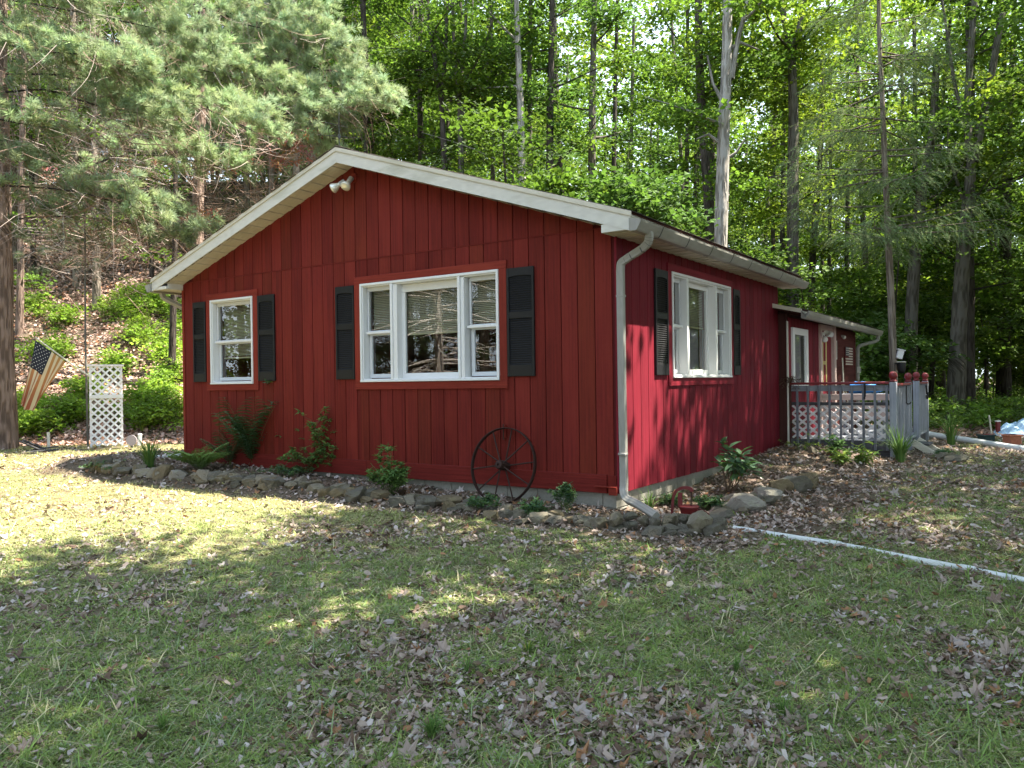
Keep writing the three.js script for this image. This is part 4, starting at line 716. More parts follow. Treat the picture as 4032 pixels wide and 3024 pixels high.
// ---- far right: tarp, post, tubs
{
  const tp = groundAt(4010, 1722), tarp = soup(), N = 26, W = 1.7, D = 0.9;
  const P = (i, j) => { const u = i / N - 0.5, v = j / N - 0.5, e = Math.max(0, 1 - 4 * (u * u + v * v)); return [u * W, 0.02 + 0.26 * Math.pow(e, 0.7) * (0.55 + 0.7 * Math.abs(n2(u * 5 + 2, v * 5))) * (u < 0 ? 1.2 : 0.6), v * D]; };
  for (let i = 0; i < N; i++) for (let j = 0; j < N; j++) tarp.quad(P(i, j), P(i, j + 1), P(i + 1, j + 1), P(i + 1, j));
  const o = mesh('tarpaulin', mergeVertices(tarp.done(), 1e-4), std(0.36, 0.52, 0.68, { roughness: 0.35 }), scene); o.geometry.computeVertexNormals(); o.position.copy(tp).add(V(0.55, 0, -0.3)); setUD(o, 'crumpled pale blue tarpaulin heaped on the grass at the wood edge', 'tarpaulin');
  const ps = thing('short_post', 'short dark red post with a white cap before the tarpaulin', 'post', groundAt(3930, 1716));
  mesh('shaft', box(-0.032, 0.032, -0.1, 0.27, -0.032, 0.032), M.railRed, ps); mesh('cap', box(-0.04, 0.04, 0.2705, 0.295, -0.04, 0.04), M.white, ps);
  const tub = (x, y, w, h, mat, label, cat) => { const t = thing('planter', label, cat, groundAt(x, y), 0.1); mesh('body', [box(-w / 2, w / 2, 0.0, h, -0.1, 0.1, 0.02), box(-w / 2 - 0.012, w / 2 + 0.012, h - 0.03, h, -0.112, 0.112, 0.008)].slice(0, 2).map((g, i) => (i ? g.translate(0, 0.004, 0) : g)), mat, t); mesh('soil', box(-w / 2 + 0.02, w / 2 - 0.02, h + 0.0045, h + 0.008, -0.085, 0.085, 0.001), M.groove, t); };
  tub(3883, 1740, 0.22, 0.13, std(0.03, 0.055, 0.055), 'dark green-black plastic trough on the grass behind the white pipe', 'trough');
  tub(3985, 1756, 0.22, 0.19, std(0.42, 0.16, 0.1, { map: stoneMap }), 'square terracotta planter behind the white pipe', 'planter');
  const stk = mesh('garden_stake', tube([V(0, -0.1, 0), V(-0.06, 0.42, 0.0)], 0.018, 0.014, 6), M.vinyl, scene); stk.position.copy(groundAt(3908, 1722)); setUD(stk, 'thin leaning wooden stake beside the dark trough', 'stake');
}
{ // on the spruce trunk
  const p = at(3543 / K, 1395 / K, 15.4), b = thing('nest_box', 'small white box fixed to the spruce trunk above a dark basket', 'box', p, -0.2);
  mesh('body', place(box(-0.05, 0.055, -0.085, 0.075, -0.05, 0.05, 0.006), 0, 0, 0, 0, 0, -0.25), M.white, b); mesh('lid', place(box(-0.07, 0.07, 0.0755, 0.095, -0.065, 0.065, 0.004), 0, 0, 0, 0, 0, -0.25), M.white, b);
  const q = at(3549 / K, 1445 / K, 15.35), k = thing('hanging_basket', 'dark basket with a pale rim hung on the spruce trunk below the white box', 'basket', q);
  mesh('bowl', new THREE.LatheGeometry([[0.001, -0.12], [0.05, -0.115], [0.075, -0.05], [0.08, 0.09], [0.072, 0.09], [0.066, -0.045], [0.001, -0.1]].map((z) => new THREE.Vector2(...z)), 16), M.black, k); mesh('rim', new THREE.TorusGeometry(0.079, 0.011, 8, 20).rotateX(Math.PI / 2).translate(0, 0.095, 0), M.vinyl, k); mesh('bracket', box(-0.12, -0.07, 0.05, 0.08, -0.012, 0.012), M.black, k);
}
// ---- left: lattice screen with flag, disc, boards
{
  const p = groundAt(421, 1760), t = thing('lattice_screen', 'tall narrow white lattice screen standing on the lawn before the hillside', 'lattice screen', p, 0.45);
  const W = 0.56, x0 = -0.28;
  for (const x of [x0, x0 + W]) for (const z of [0.03, -0.12]) mesh('post', box(x - 0.018, x + 0.018, -0.05, 1.62, z - 0.018, z + 0.018), M.lattice, t);
  mesh('top_rail', box(x0 - 0.05, x0 + W + 0.05, 1.6205, 1.66, -0.16, 0.08), M.lattice, t); mesh('rail', box(x0 - 0.02, x0 + W + 0.03, 0.98, 1.055, 0.066, 0.084), M.white, t);
  const lw = std(0.8, 0.8, 0.8, { roughness: 0.5 });
  for (const [z, k] of [[0.05, 0]]) { const l = grp('lattice_panel', t); l.position.z = z; latticeStrips(x0 - 0.015, x0 + W + 0.015, 0.03, 0.98, (n, g) => mesh(n, g, lw, l)); latticeStrips(x0 - 0.015, x0 + W + 0.015, 1.05, 1.62, (n, g) => mesh(n, g, lw, l)); }
  const sp = grp('lattice_panel', t); sp.position.set(x0 - 0.02, 0, 0.0); sp.rotation.y = Math.PI / 2; latticeStrips(-0.02, 0.12, 0.03, 1.6, (n, g) => mesh(n, g, lw, sp));
  // flag on a slanting pole
  const q = (x, y, d) => at((x * 0.4219) / K, (1200 + y * 0.4219) / K, d), tip = q(330, 305, 15.2), foot = q(852, 680, 15.45), fl = thing('flag', 'faded stars and stripes flag drooping from a slanting pole by the lattice', 'flag', tip);
  mesh('pole', tube([V(0, 0, 0), foot.clone().sub(tip).multiplyScalar(0.5).add(V(0, -0.012, 0)), foot.clone().sub(tip)], 0.013, 0.015, 8), M.vinyl, fl);
  mesh('bracket', place(box(-0.03, 0.03, -0.05, 0.05, -0.03, 0.03), ...foot.clone().sub(tip).toArray()), M.oldWhite, fl);
  const cv = document.createElement('canvas'); cv.width = 416; cv.height = 260; const c = cv.getContext('2d');
  for (let i = 0; i < 13; i++) { const g = c.createLinearGradient(0, 0, 416, 0); if (i % 2) { c.fillStyle = '#d9ccb0'; } else { g.addColorStop(0, '#b98d58'); g.addColorStop(0.55, '#b67f58'); g.addColorStop(1, '#a8604e'); c.fillStyle = g; } c.fillRect(0, i * 20, 416, 20); }
  c.fillStyle = '#30333f'; c.fillRect(0, 0, 166, 140); c.fillStyle = '#dcdcd4';
  for (let r = 0; r < 9; r++) for (let k = 0; k < (r % 2 ? 5 : 6); k++) { const x = 14 + (r % 2 ? 14 : 0) + k * 28, y = 14 + r * 14; c.beginPath(); for (let m = 0; m < 10; m++) { const a = m * Math.PI / 5 - Math.PI / 2, R = m % 2 ? 2.2 : 5.4; c.lineTo(x + R * Math.cos(a), y + R * Math.sin(a)); } c.fill(); }
  const ft = new THREE.CanvasTexture(cv); ft.colorSpace = THREE.SRGBColorSpace;
  // cloth: u along the pole from the tip, v down the fly; the first stripes fold over on themselves
  const H0 = q(330, 330, 15.2), H1 = q(612, 532, 15.3), B1 = q(305, 985, 15.35), B0 = q(235, 925, 15.1), s = soup(), nu = 26, nv = 30;
  const cloth = (u, v) => { const top = H0.clone().lerp(H1, u), bot = B0.clone().lerp(B1, u), m = top.lerp(bot, v); const f = sstep(0.45, 0.05, u) * v; m.x += -0.16 * f * Math.sin(Math.PI * clamp(u / 0.45)) ; m.z += 0.09 * Math.sin(u * 15 + v * 1.5) * v * (0.35 + 0.65 * (1 - u)) + 0.05 * Math.sin(u * 6) * v; m.y -= 0.05 * Math.sin(Math.PI * u) * v; m.x += 0.03 * Math.sin(u * 11) * v; return m.sub(tip).toArray(); };
  for (let i = 0; i < nu; i++) for (let j = 0; j < nv; j++) { const a = i / nu, b = (i + 1) / nu, e = j / nv, g = (j + 1) / nv; s.quad(cloth(a, e), cloth(a, g), cloth(b, g), cloth(b, e), [e, 1 - a], [g, 1 - a], [g, 1 - b], [e, 1 - b]); }
  const cg = mergeVertices(s.done(), 1e-5); cg.computeVertexNormals(); mesh('cloth', cg, phy(1, 1, 1, { map: ft, roughness: 0.9, transmission: 0.3 }), fl);
  const dp = groundAt(520, 1764), ds = thing('grey_disc', 'small grey round disc on a stake right of the lattice screen', 'disc', dp);
  mesh('disc', place(new THREE.CylinderGeometry(0.105, 0.105, 0.02, 32), 0, 0.15, 0.02, Math.PI / 2), std(0.33, 0.29, 0.31, { roughness: 0.6 }), ds); mesh('stake', box(-0.012, 0.012, -0.1, 0.15, -0.02, 0.008), M.deckDark, ds);
  const wb = mesh('white_marker', box(-0.04, 0.04, -0.02, 0.24, -0.03, 0.03, 0.008), M.white, scene); wb.position.copy(groundAt(548, 1755)); wb.rotation.set(0.1, 0.4, -0.12); setUD(wb, 'small white block behind the grey disc', 'block');
  const tray = thing('broken_boards', 'collapsed grey wooden boards lying on the grass by the pine', 'boards', groundAt(155, 1778), 0.2);
  for (const [x, y, z, l, ry, rz] of [[-0.1, 0.1, 0.05, 0.5, 0.7, -0.5], [0.06, 0.02, 0.1, 0.62, 0.15, 0.06], [0.02, 0.05, -0.1, 0.55, 0.3, 0.12], [-0.14, 0.12, -0.15, 0.45, 0.9, -0.45]]) mesh('board', place(box(-l / 2, l / 2, -0.012, 0.012, -0.05, 0.05), x, y, z, 0, ry, rz), M.deckDark, tray);
  const sk = mesh('garden_stake', place(box(-0.024, 0.024, -0.05, 0.36, -0.015, 0.015), 0, 0, 0, 0, 0, 0.03), M.oldWhite, scene); sk.position.copy(groundAt(193, 1775)); setUD(sk, 'short white wooden stake beside the collapsed boards', 'stake');
  const pole = mesh('thin_pole', tube([V(0, -0.1, 0), V(-0.02, 2.2, 0), V(0.01, 5.0, 0)], 0.022, 0.017, 7), std(0.14, 0.135, 0.12), scene); pole.position.copy(onGround(at(190, 960, 16.4).x, -16.4)); setUD(pole, 'tall thin grey pole rising behind the lattice screen', 'pole');
}
// ---------- trees ----------
srand(9001);
const barkMat = (r, g, b) => std(r, g, b, { map: barkMap, bumpMap: barkBump, bumpScale: 0.03, roughness: 0.95 });
const BARK = { dark: barkMat(0.075, 0.064, 0.055), mid: barkMat(0.13, 0.118, 0.1), pale: barkMat(0.34, 0.32, 0.29), pine: barkMat(0.26, 0.19, 0.155), spruce: barkMat(0.27, 0.23, 0.19) };
const leafMat = phy(0.122, 0.216, 0.022, { transmission: 0.55, roughness: 0.92, ior: 1.35 });
const needleMat = phy(0.38, 0.47, 0.25, { transmission: 0.42, roughness: 0.9, ior: 1.35 });
const spruceMat = phy(0.13, 0.19, 0.085, { transmission: 0.25, roughness: 0.9, ior: 1.35 });
const twigMat = std(0.25, 0.17, 0.13), paleTwigMat = std(0.36, 0.30, 0.26), dryLeafMat = phy(0.36, 0.2, 0.12, { transmission: 0.3, roughness: 0.95 });
// a spray of leaves lying in layers around a twig
function sprayGeo(n, R, size, flat) {
  const s = soup();
  for (let i = 0; i < n; i++) {
    const a = rnd() * 6.28, r = R * Math.sqrt(rnd()), p = V(r * Math.cos(a), rr(-flat, flat) - 0.25 * r * r, r * Math.sin(a));
    const q = euler(rr(-0.75, 0.55), rnd() * 6.28, rr(-0.6, 0.6)), L = size * rr(0.7, 1.25), W = L * rr(0.38, 0.5), f = 0.12 * L, P = (x, y, z) => V(x, y, z).applyQuaternion(q).add(p).toArray();
    const b = P(0, 0, 0), t = P(0, -0.1 * L, L), l = P(-W, f, L * 0.42), r2 = P(W, f, L * 0.42), m = P(0, 0, L * 0.55);
    s.tri(b, l, m); s.tri(l, t, m); s.tri(b, m, r2); s.tri(m, t, r2);
  }
  return s.done();
}
const SPRAYS = [0, 1, 2, 3].map(() => sprayGeo(20, 0.42, 0.115, 0.08)), FINE = [0, 1].map(() => sprayGeo(22, 0.3, 0.085, 0.05));
const gauss = () => (rnd() + rnd() + rnd() - 1.5) / 0.75;
function leafColour(tone) { const k = rr(0.45, 1.4) * tone.k, y = clamp(tone.y + rr(-0.25, 0.25), -1, 1); return C(k * (1 + 0.55 * Math.max(0, y) - 0.15 * Math.max(0, -y)), k * (1 + 0.12 * Math.max(0, y)), k * (1 - 0.1 * y + 0.9 * Math.max(0, -y))); }
function cluster(list, p, R, n, tone, flat = 0.28) {
  for (let i = 0; i < n; i++) { const a = rnd() * 6.28, r = R * Math.sqrt(rnd()); list.push([mat4(V(p.x + r * Math.cos(a), p.y + flat * gauss() * 0.6 - 0.15 * r, p.z + r * Math.sin(a)), euler(rr(-0.35, 0.35), rnd() * 6.28, rr(-0.35, 0.35)), rr(0.75, 1.25)), leafColour(tone)]); }
}
function limbPath(p, az, el, L, up = 0.35, n = 6) { const out = [p.clone()], d = V(Math.cos(az) * Math.cos(el), Math.sin(el), Math.sin(az) * Math.cos(el)); let q = p.clone(); for (let i = 0; i < n; i++) { d.y += up / n * rr(0.2, 1.6); d.x += rr(-0.18, 0.18); d.z += rr(-0.18, 0.18); d.normalize(); q = q.clone().addScaledVector(d, L / n); out.push(q); } return out; }
// trunk: world points from the ground up; forks: extra stems; crown: where limbs grow and how far they reach
function leafTree(o) {
  const base = o.trunk[0], t = thing(o.name ?? 'forest_tree', o.label, 'tree', base, 0, o.group), rel = (p) => p.clone().sub(base), rel0 = o.trunk.map(rel);
  const path = curve(rel0, Math.max(10, rel0.length * 5)), H = path[path.length - 1].y, r = o.r, flare = (q) => r * (1 - 0.55 * q) * (1 + 0.55 * Math.exp(-q * H / 0.35));
  path.unshift(path[0].clone().add(V(0, -0.4, 0)));
  mesh('trunk', tube(path, flare, 0, o.r > 0.13 ? 14 : 9, 0.09), o.bark, t);
  const limbs = [], stems = [path], leaves = [];
  for (const f of o.forks ?? []) { const p = curve(f.p.map(rel), 14); stems.push(p); mesh('limb', tube(p, f.r, f.r * 0.55, 10, 0.08), o.bark, t); }
  for (const f of o.stubs ?? []) limbs.push(tube(f.p.map(rel), f.r, f.r * 0.4, 6, 0.1));
  const c = o.crown;
  for (let k = 0; k < c.n; k++) {
    const st = pick(stems), q = st[Math.floor(rr(0.25, 0.999) * st.length)]; if (q.y < c.y0 || q.y > c.y1) { if (rnd() < 0.75) { k -= 0.5; continue; } }
    const az = rnd() * 6.28, hi = clamp((q.y - c.y0) / (c.y1 - c.y0)), L = c.reach * rr(0.5, 1.15) * (1 - 0.35 * hi), lp = limbPath(q, az, rr(-0.05, 0.55), L, rr(-0.1, 0.5));
    limbs.push(tube(lp, Math.min(0.05, r * 0.35) * rr(0.5, 1), 0.008, 5));
    const m = Math.round(c.per * rr(0.7, 1.2)); for (let i = 0; i < m; i++) { const p = lp[2 + Math.floor(rnd() * (lp.length - 2))]; cluster(leaves, V(p.x + rr(-0.5, 0.5), p.y + rr(-0.1, 0.35), p.z + rr(-0.5, 0.5)), c.patch * rr(0.6, 1.2), Math.round(c.sprays * rr(0.6, 1.2)), o.tone); }
  }
  if (limbs.length) mesh('limb', limbs, o.bark, t);
  for (const b of o.extra ?? []) cluster(leaves, rel(b.p), b.R, b.n, o.tone, b.flat ?? 0.25);
  if (leaves.length) { const by = [[], [], [], []]; leaves.forEach((l, i) => by[i % 4].push(l)); if (leaves.length > 400) by.forEach((l, i) => instances('crown', SPRAYS[i], leafMat, l, t, 'stuff')); else instances('crown', pick(SPRAYS), leafMat, leaves, t, 'stuff'); }
  return t;
}
function spruceTwig() { const s = soup(); for (let i = 0; i < 46; i++) { const u = i / 46, a = rnd() * 6.28, c = V(0, -0.06 * u * u, 0.36 * u), d = V(Math.cos(a), Math.sin(a) * 0.7, 0.9).normalize().multiplyScalar(0.034), w = V(rr(-1, 1), rr(-1, 1), rr(-1, 1)).cross(d).normalize().multiplyScalar(0.0042); s.tri(c.clone().sub(w).toArray(), c.clone().add(d).toArray(), c.clone().add(w).toArray()); } return s.done(); }
const SPR = [spruceTwig(), spruceTwig()];
function spruce(o) {
  const base = o.trunk[0], t = thing('spruce', o.label, 'tree', base, 0, o.group), rel = (p) => p.clone().sub(base), path = curve(o.trunk.map(rel), 26); path.unshift(path[0].clone().add(V(0, -0.4, 0)));
  mesh('trunk', tube(path, (q) => o.r * (1 - 0.6 * q) * (1 + 0.3 * Math.exp(-q * 16)), 0, 12, 0.1), o.bark ?? BARK.spruce, t);
  const limbs = [], items = [[], []], bare = [];
  for (let k = 0; k < o.n; k++) {
    const q = path[1 + Math.floor(rr(o.t0, 1) * (path.length - 1.01))], az = rnd() * 6.28, L = o.reach * rr(0.5, 1.1) * (1 - 0.45 * clamp(q.y / o.top)), dead = q.y < o.live, lp = limbPath(q.clone().add(V(0, rr(-0.2, 0.2), 0)), az, dead ? rr(-0.2, 0.25) : rr(-0.3, 0.15), dead ? L * (o.deadLen ?? 0.5) : L, dead ? -0.25 : 0.25, 7);
    (dead ? bare : limbs).push(tube(lp, dead ? (o.deadR ?? 0.014) : 0.02, 0.003, 4));
    if (dead) { for (let i = 0; i < 3; i++) bare.push(tube(limbPath(lp[2 + i], az + rr(-1, 1), rr(-0.4, 0.3), L * 0.22, 0, 3), 0.006, 0.002, 3)); if (rnd() > 0.15) continue; }
    const S = L * o.dens; for (let i = 0; i < S; i++) { const u = rr(0.2, 1), p = lp[Math.floor(u * 6.99)].clone().lerp(lp[Math.min(7, Math.floor(u * 6.99) + 1)], rnd()), sd = rr(-1, 1) * 0.28 * L * (1.15 - u), a2 = az + Math.sign(sd) * rr(0.5, 1.2); p.add(V(Math.cos(az + 1.57) * sd, -0.12 * Math.abs(sd) + rr(-0.1, 0.05), Math.sin(az + 1.57) * sd)); const kk = rr(0.7, 1.3) * (o.tone ?? 1); items[i % 2].push([mat4(p, new THREE.Quaternion().setFromAxisAngle(V(0, 1, 0), Math.PI / 2 - a2).multiply(euler(rr(0.1, 0.9), 0, 0)), rr(0.7, 1.25)), C(kk * rr(0.9, 1.25), kk, kk * rr(0.8, 1.1))]); }
  }
  if (limbs.length) mesh('limb', limbs, BARK.spruce, t); if (bare.length) mesh('dead_limb', bare, o.deadMat ?? paleTwigMat, t);
  items.forEach((l, i) => l.length && instances('crown', SPR[i], spruceMat, l, t, 'stuff')); return t;
}
const atPts = (pts, d) => pts.map(([x, y, dd]) => at(x, y, dd ?? d));
function rooted(pts, d) { const w = atPts(pts, d), b = w[0]; w[0] = onGround(b.x, b.z); return w; }      // the first point goes down to the ground
const pxr = (w, d) => w / 2 / 1733 * d;
const BACK = 'tall trees standing in the wood behind the cabin';
const T = { green: { k: 1, y: 0 }, yellow: { k: 1.25, y: 0.6 }, blue: { k: 0.85, y: -0.45 }, deep: { k: 0.75, y: -0.1 } };
const canopy = (y0, y1, n = 10, reach = 3.2, per = 3.2, sprays = 8) => ({ y0, y1, n, reach, per, sprays, patch: 0.8 });
// the trees one can tell apart
const named = [
  { p: [[1552, 900], [1557, 520], [1563, 300], [1570, 120], [1572, -60], [1578, -330]], w: 29, d: 19, bark: BARK.pale, lab: 'thick pale grey trunk rising just behind the right end of the roof', forks: [[[1580, 170], [1593, 90], [1608, 30], [1622, -60]], 13], stubs: [[[1556, 310], [1530, 290], [1505, 300]], [[1566, 230], [1540, 180], [1528, 120]], [[1575, 105], [1600, 92], [1640, 108]], [[1560, 350], [1590, 330], [1610, 300]]], tone: T.green, crown: canopy(5, 15, 12, 3.0) },
  { p: [[1536, 900], [1536, 560], [1538, 250], [1536, 60], [1530, -260]], w: 14, d: 26, bark: BARK.dark, lab: 'dark slim trunk close on the left of the thick pale trunk', tone: T.green, crown: canopy(6, 18) },
  { p: [[1711, 900], [1713, 400], [1714, 250], [1711, 130], [1712, 80]], w: 25, d: 22, bark: BARK.mid, lab: 'stout trunk dividing into a Y high above the gutter end', forks: [[[1711, 110], [1695, 50], [1680, -40], [1672, -160]], 14, [[1713, 110], [1730, 40], [1740, -60], [1744, -160]], 14], tone: T.yellow, crown: canopy(4, 16, 18) },
  { p: [[1484, 880], [1482, 500], [1486, 200], [1484, -160]], w: 12, d: 30, bark: BARK.dark, lab: 'left of two slim dark trunks above the gutter, left of the thick pale trunk', tone: T.green, crown: canopy(6, 20) },
  { p: [[1500, 880], [1500, 500], [1506, 200], [1508, -160]], w: 9, d: 31, bark: BARK.dark, lab: 'right of two slim dark trunks above the gutter, left of the thick pale trunk', tone: T.green, crown: canopy(6, 20) },
  { p: [[1689, 880], [1690, 500], [1694, 250], [1697, -160]], w: 11, d: 30, bark: BARK.dark, lab: 'slim dark trunk just left of the stout Y-forked one', tone: T.green, crown: canopy(5, 20) },
  { p: [[1750, 900], [1755, 570], [1763, 450], [1773, 320], [1776, 100]], w: 15, d: 27, bark: BARK.dark, lab: 'right-leaning dark trunk between the Y-forked tree and the spruce', tone: T.yellow, crown: canopy(4, 15) },
  { p: [[1792, 900], [1791, 600], [1794, 350], [1790, 0]], w: 9, d: 32, bark: BARK.dark, lab: 'thin straight trunk seen above the middle of the annex roof', tone: T.yellow, crown: canopy(4, 18) },
  { p: [[1965, 930], [1972, 620], [1990, 420], [2012, 300], [2024, 120]], w: 26, d: 21, bark: BARK.mid, lab: 'thick leaning trunk behind the deck posts, right of the spruce', tone: T.green, crown: canopy(4, 13) },
  { p: [[2063, 915], [2072, 690], [2084, 500], [2095, 400], [2098, 340]], w: 33, d: 20, bark: BARK.mid, lab: 'big rough tree near the right edge splitting into tall upright stems', forks: [[[2097, 350], [2090, 250], [2094, 150], [2105, 0], [2110, -160]], 18, [[2101, 350], [2124, 250], [2140, 170], [2162, 40], [2178, -90]], 20, [[2087, 280], [2062, 180], [2050, 100], [2032, -20]], 9, [[2080, 430], [2050, 330], [2052, 230]], 7], tone: T.yellow, crown: canopy(6, 13, 12) },
  { p: [[2160, 900], [2162, 700], [2168, 400], [2170, 0]], w: 16, d: 27, bark: BARK.dark, lab: 'dark trunk at the right edge beyond the tarpaulin', tone: T.green, crown: canopy(4, 17) },
  { p: [[790, 620], [790, 300], [788, 100], [785, -140]], w: 11, d: 26, bark: BARK.dark, lab: 'slim dark trunk rising behind the roof ridge, leftmost of the leafy trees', tone: T.blue, crown: canopy(7, 17) },
  { p: [[963, 600], [958, 300], [951, 205]], w: 16, d: 24, bark: BARK.dark, lab: 'dark forked trunk with a rusty patch above the left part of the long rake', forks: [[[952, 215], [938, 120], [925, 30], [920, -120]], 11, [[954, 225], [962, 110], [971, -100]], 10, [[945, 180], [915, 155], [900, 150]], 5], tone: T.green, crown: canopy(7, 15) },
  { p: [[998, 600], [995, 300], [991, 190]], w: 15, d: 24, bark: BARK.mid, lab: 'forked trunk with a bent branch, right of the one with a rusty patch', forks: [[[991, 200], [981, 100], [974, -120]], 10, [[993, 205], [1004, 90], [1010, -120]], 10, [[996, 260], [1020, 180], [1060, 130], [1090, 110]], 5], tone: T.green, crown: canopy(7, 15) },
  { p: [[1066, 620], [1064, 300], [1062, 100], [1060, -140]], w: 11, d: 27, bark: BARK.mid, lab: 'slim straight trunk above the middle of the long rake', tone: T.green, crown: canopy(7, 17) },
  { p: [[1130, 620], [1125, 250], [1118, 80], [1112, -160]], w: 17, d: 23, bark: BARK.pale, lab: 'grey straight trunk, left of a close pair above the rake', tone: T.green, crown: canopy(6, 14) },
  { p: [[1147, 620], [1144, 200], [1146, 0], [1149, -160]], w: 12, d: 25, bark: BARK.mid, lab: 'grey straight trunk, right of a close pair above the rake', tone: T.blue, crown: canopy(6, 15) },
  { p: [[1190, 640], [1188, 250], [1191, 100], [1196, -160]], w: 17, d: 24, bark: BARK.dark, lab: 'dark straight trunk midway between the close pair and the next thick trunk', tone: T.green, crown: canopy(6, 15) },
  { p: [[1277, 660], [1279, 250], [1283, 60], [1285, -160]], w: 17, d: 24, bark: BARK.mid, lab: 'thick grey trunk above the right part of the long rake', tone: T.blue, crown: canopy(5, 15) },
  { p: [[1316, 640], [1328, 250], [1334, 0], [1338, -160]], w: 10, d: 28, bark: BARK.dark, lab: 'thin dark trunk leaning right, next to the thick grey one over the rake', tone: T.yellow, crown: canopy(5, 17) },
  { p: [[372, 900], [374, 680], [378, 500], [380, 200]], w: 15, d: 21, bark: BARK.dark, lab: 'dark trunk on the hillside just left of the cabin eave', tone: T.deep, crown: canopy(7, 14, 8) },
];
for (const n of named) {
  const forks = []; for (let i = 0; i < (n.forks ?? []).length; i += 2) forks.push({ p: atPts(n.forks[i], n.d), r: pxr(n.forks[i + 1], n.d) });
  leafTree({ trunk: rooted(n.p, n.d), r: pxr(n.w, n.d) * 1.15, bark: n.bark, label: n.lab, forks, stubs: (n.stubs ?? []).map((s) => ({ p: atPts(s, n.d), r: 0.05 })), tone: n.tone, crown: n.crown });
}
// the rest of the wood
const placed = named.map((n) => at(n.p[0][0], 900, n.d));
const free = (x, z, gap) => placed.every((p) => (p.x - x) ** 2 + (p.z - z) ** 2 > gap * gap);
let made = 0;
for (let tries = 0; tries < 3000 && made < 175; tries++) {
  const d = 19 + 52 * Math.pow(rnd(), 0.62), x = d * rr(-0.3, 0.74), z = -d; if (!free(x, z, 1.7 + 0.022 * d)) continue;
  const [X, Z] = toHouse(x, z); if (X < 3.5 && Z > -14) continue; placed.push(V(x, 0, z)); made++;
  const H = rr(13, 20), b = onGround(x, z), lean = V(rr(-0.8, 0.8), 0, rr(-0.8, 0.8)), r = rr(0.08, 0.17);
  const tr = [b, b.clone().add(V(lean.x * 0.15 + rr(-0.1, 0.1), H * 0.25, lean.z * 0.2)), b.clone().add(V(lean.x * 0.4 + rr(-0.15, 0.15), H * 0.5, lean.z * 0.5)), b.clone().add(V(lean.x, H, lean.z))];
  leafTree({ trunk: tr, r, bark: pick([BARK.dark, BARK.dark, BARK.mid]), label: 'slender dark-stemmed tree among many alike in the wood behind the cabin', group: BACK, tone: pick([T.green, T.yellow, T.yellow, T.green, T.blue]), crown: { y0: rr(1.5, 4), y1: H * 0.95, n: 13, reach: rr(2.2, 3.4), per: 4, sprays: d > 45 ? 8 : 7, patch: 0.95 } });
}
for (let k = 0, tries = 0; k < 75 && tries < 2000; tries++) {
  const d = 17.5 + 32 * Math.pow(rnd(), 0.8), x = d * rr(-0.1, 0.74), z = -d; if (!free(x, z, 0.8)) continue; const [X, Z] = toHouse(x, z); if (X < 2.8 && Z > -13) continue; if (x < 3 && Z > -16) continue;
  if (x > 5 && d < 18.5) continue; if (d < 22 && x / d > 0.5 && x / d < 0.63) continue; k++;
  const H = rr(2.5, 6.5), b = onGround(x, z);
  leafTree({ name: 'sapling', trunk: [b, b.clone().add(V(rr(-0.15, 0.15), H * 0.5, rr(-0.15, 0.15))), b.clone().add(V(rr(-0.4, 0.4), H, rr(-0.4, 0.4)))], r: rr(0.018, 0.035), bark: BARK.dark, label: 'young thin leafy sapling growing among the trunks behind the cabin and deck', group: 'saplings under the tall trees', tone: pick([T.green, T.yellow, T.blue, T.green]), crown: { y0: 0.7, y1: H, n: 11, reach: rr(0.9, 1.8), per: 2.4, sprays: 6, patch: 0.55 } });
}
for (let k = 0, tries = 0; k < 75 && tries < 5000; tries++) {
  const d = 22.5 + 32 * Math.pow(rnd(), 0.9), x = d * rr(-0.78, -0.1), z = -d; if (!free(x, z, 1.5)) continue; placed.push(V(x, 0, z)); k++;
  const H = rr(9, 17), b = onGround(x, z);
  if (rnd() < 0.5) leafTree({ trunk: [b, b.clone().add(V(rr(-0.2, 0.2), H * 0.5, 0)), b.clone().add(V(rr(-0.5, 0.5), H, 0))], r: rr(0.08, 0.15), bark: BARK.dark, label: 'dark-stemmed leafy tree on the hillside behind the pines', group: 'trees on the hillside', tone: pick([T.deep, T.green, T.deep]), crown: { y0: 1.5, y1: H, n: 14, reach: 3, per: 4, sprays: 8, patch: 0.9 } });
  else spruce({ trunk: [b, b.clone().add(V(0, H / 2, 0)), b.clone().add(V(0, H, 0))], r: 0.13, label: 'dark evergreen on the hillside behind the pines', group: 'evergreens on the hillside', n: 75, t0: 0.05, reach: 3, top: H, live: 2.5, dens: 26, tone: 0.75 });
}
{ // the wood goes on beyond the trees one can tell apart
  const L = [[], [], [], []]; for (let i = 0; i < 17000; i++) { const d = rr(54, 88), x = d * rr(-0.9, 1.3), top = 34, y = top * Math.pow(rnd(), 1.15); L[i % 4].push([mat4(onGround(x, -d, y + 0.3), euler(rr(-0.5, 0.5), rnd() * 6.28, rr(-0.5, 0.5)), rr(2.2, 3.8)), leafColour(pick([T.green, T.deep, T.yellow, T.deep]))]); }
  L.forEach((l, i) => setUD(instances('far_wood', SPRAYS[i], leafMat, l, scene, 'stuff'), 'far green depths of the wood behind the trunks', 'wood'));
}
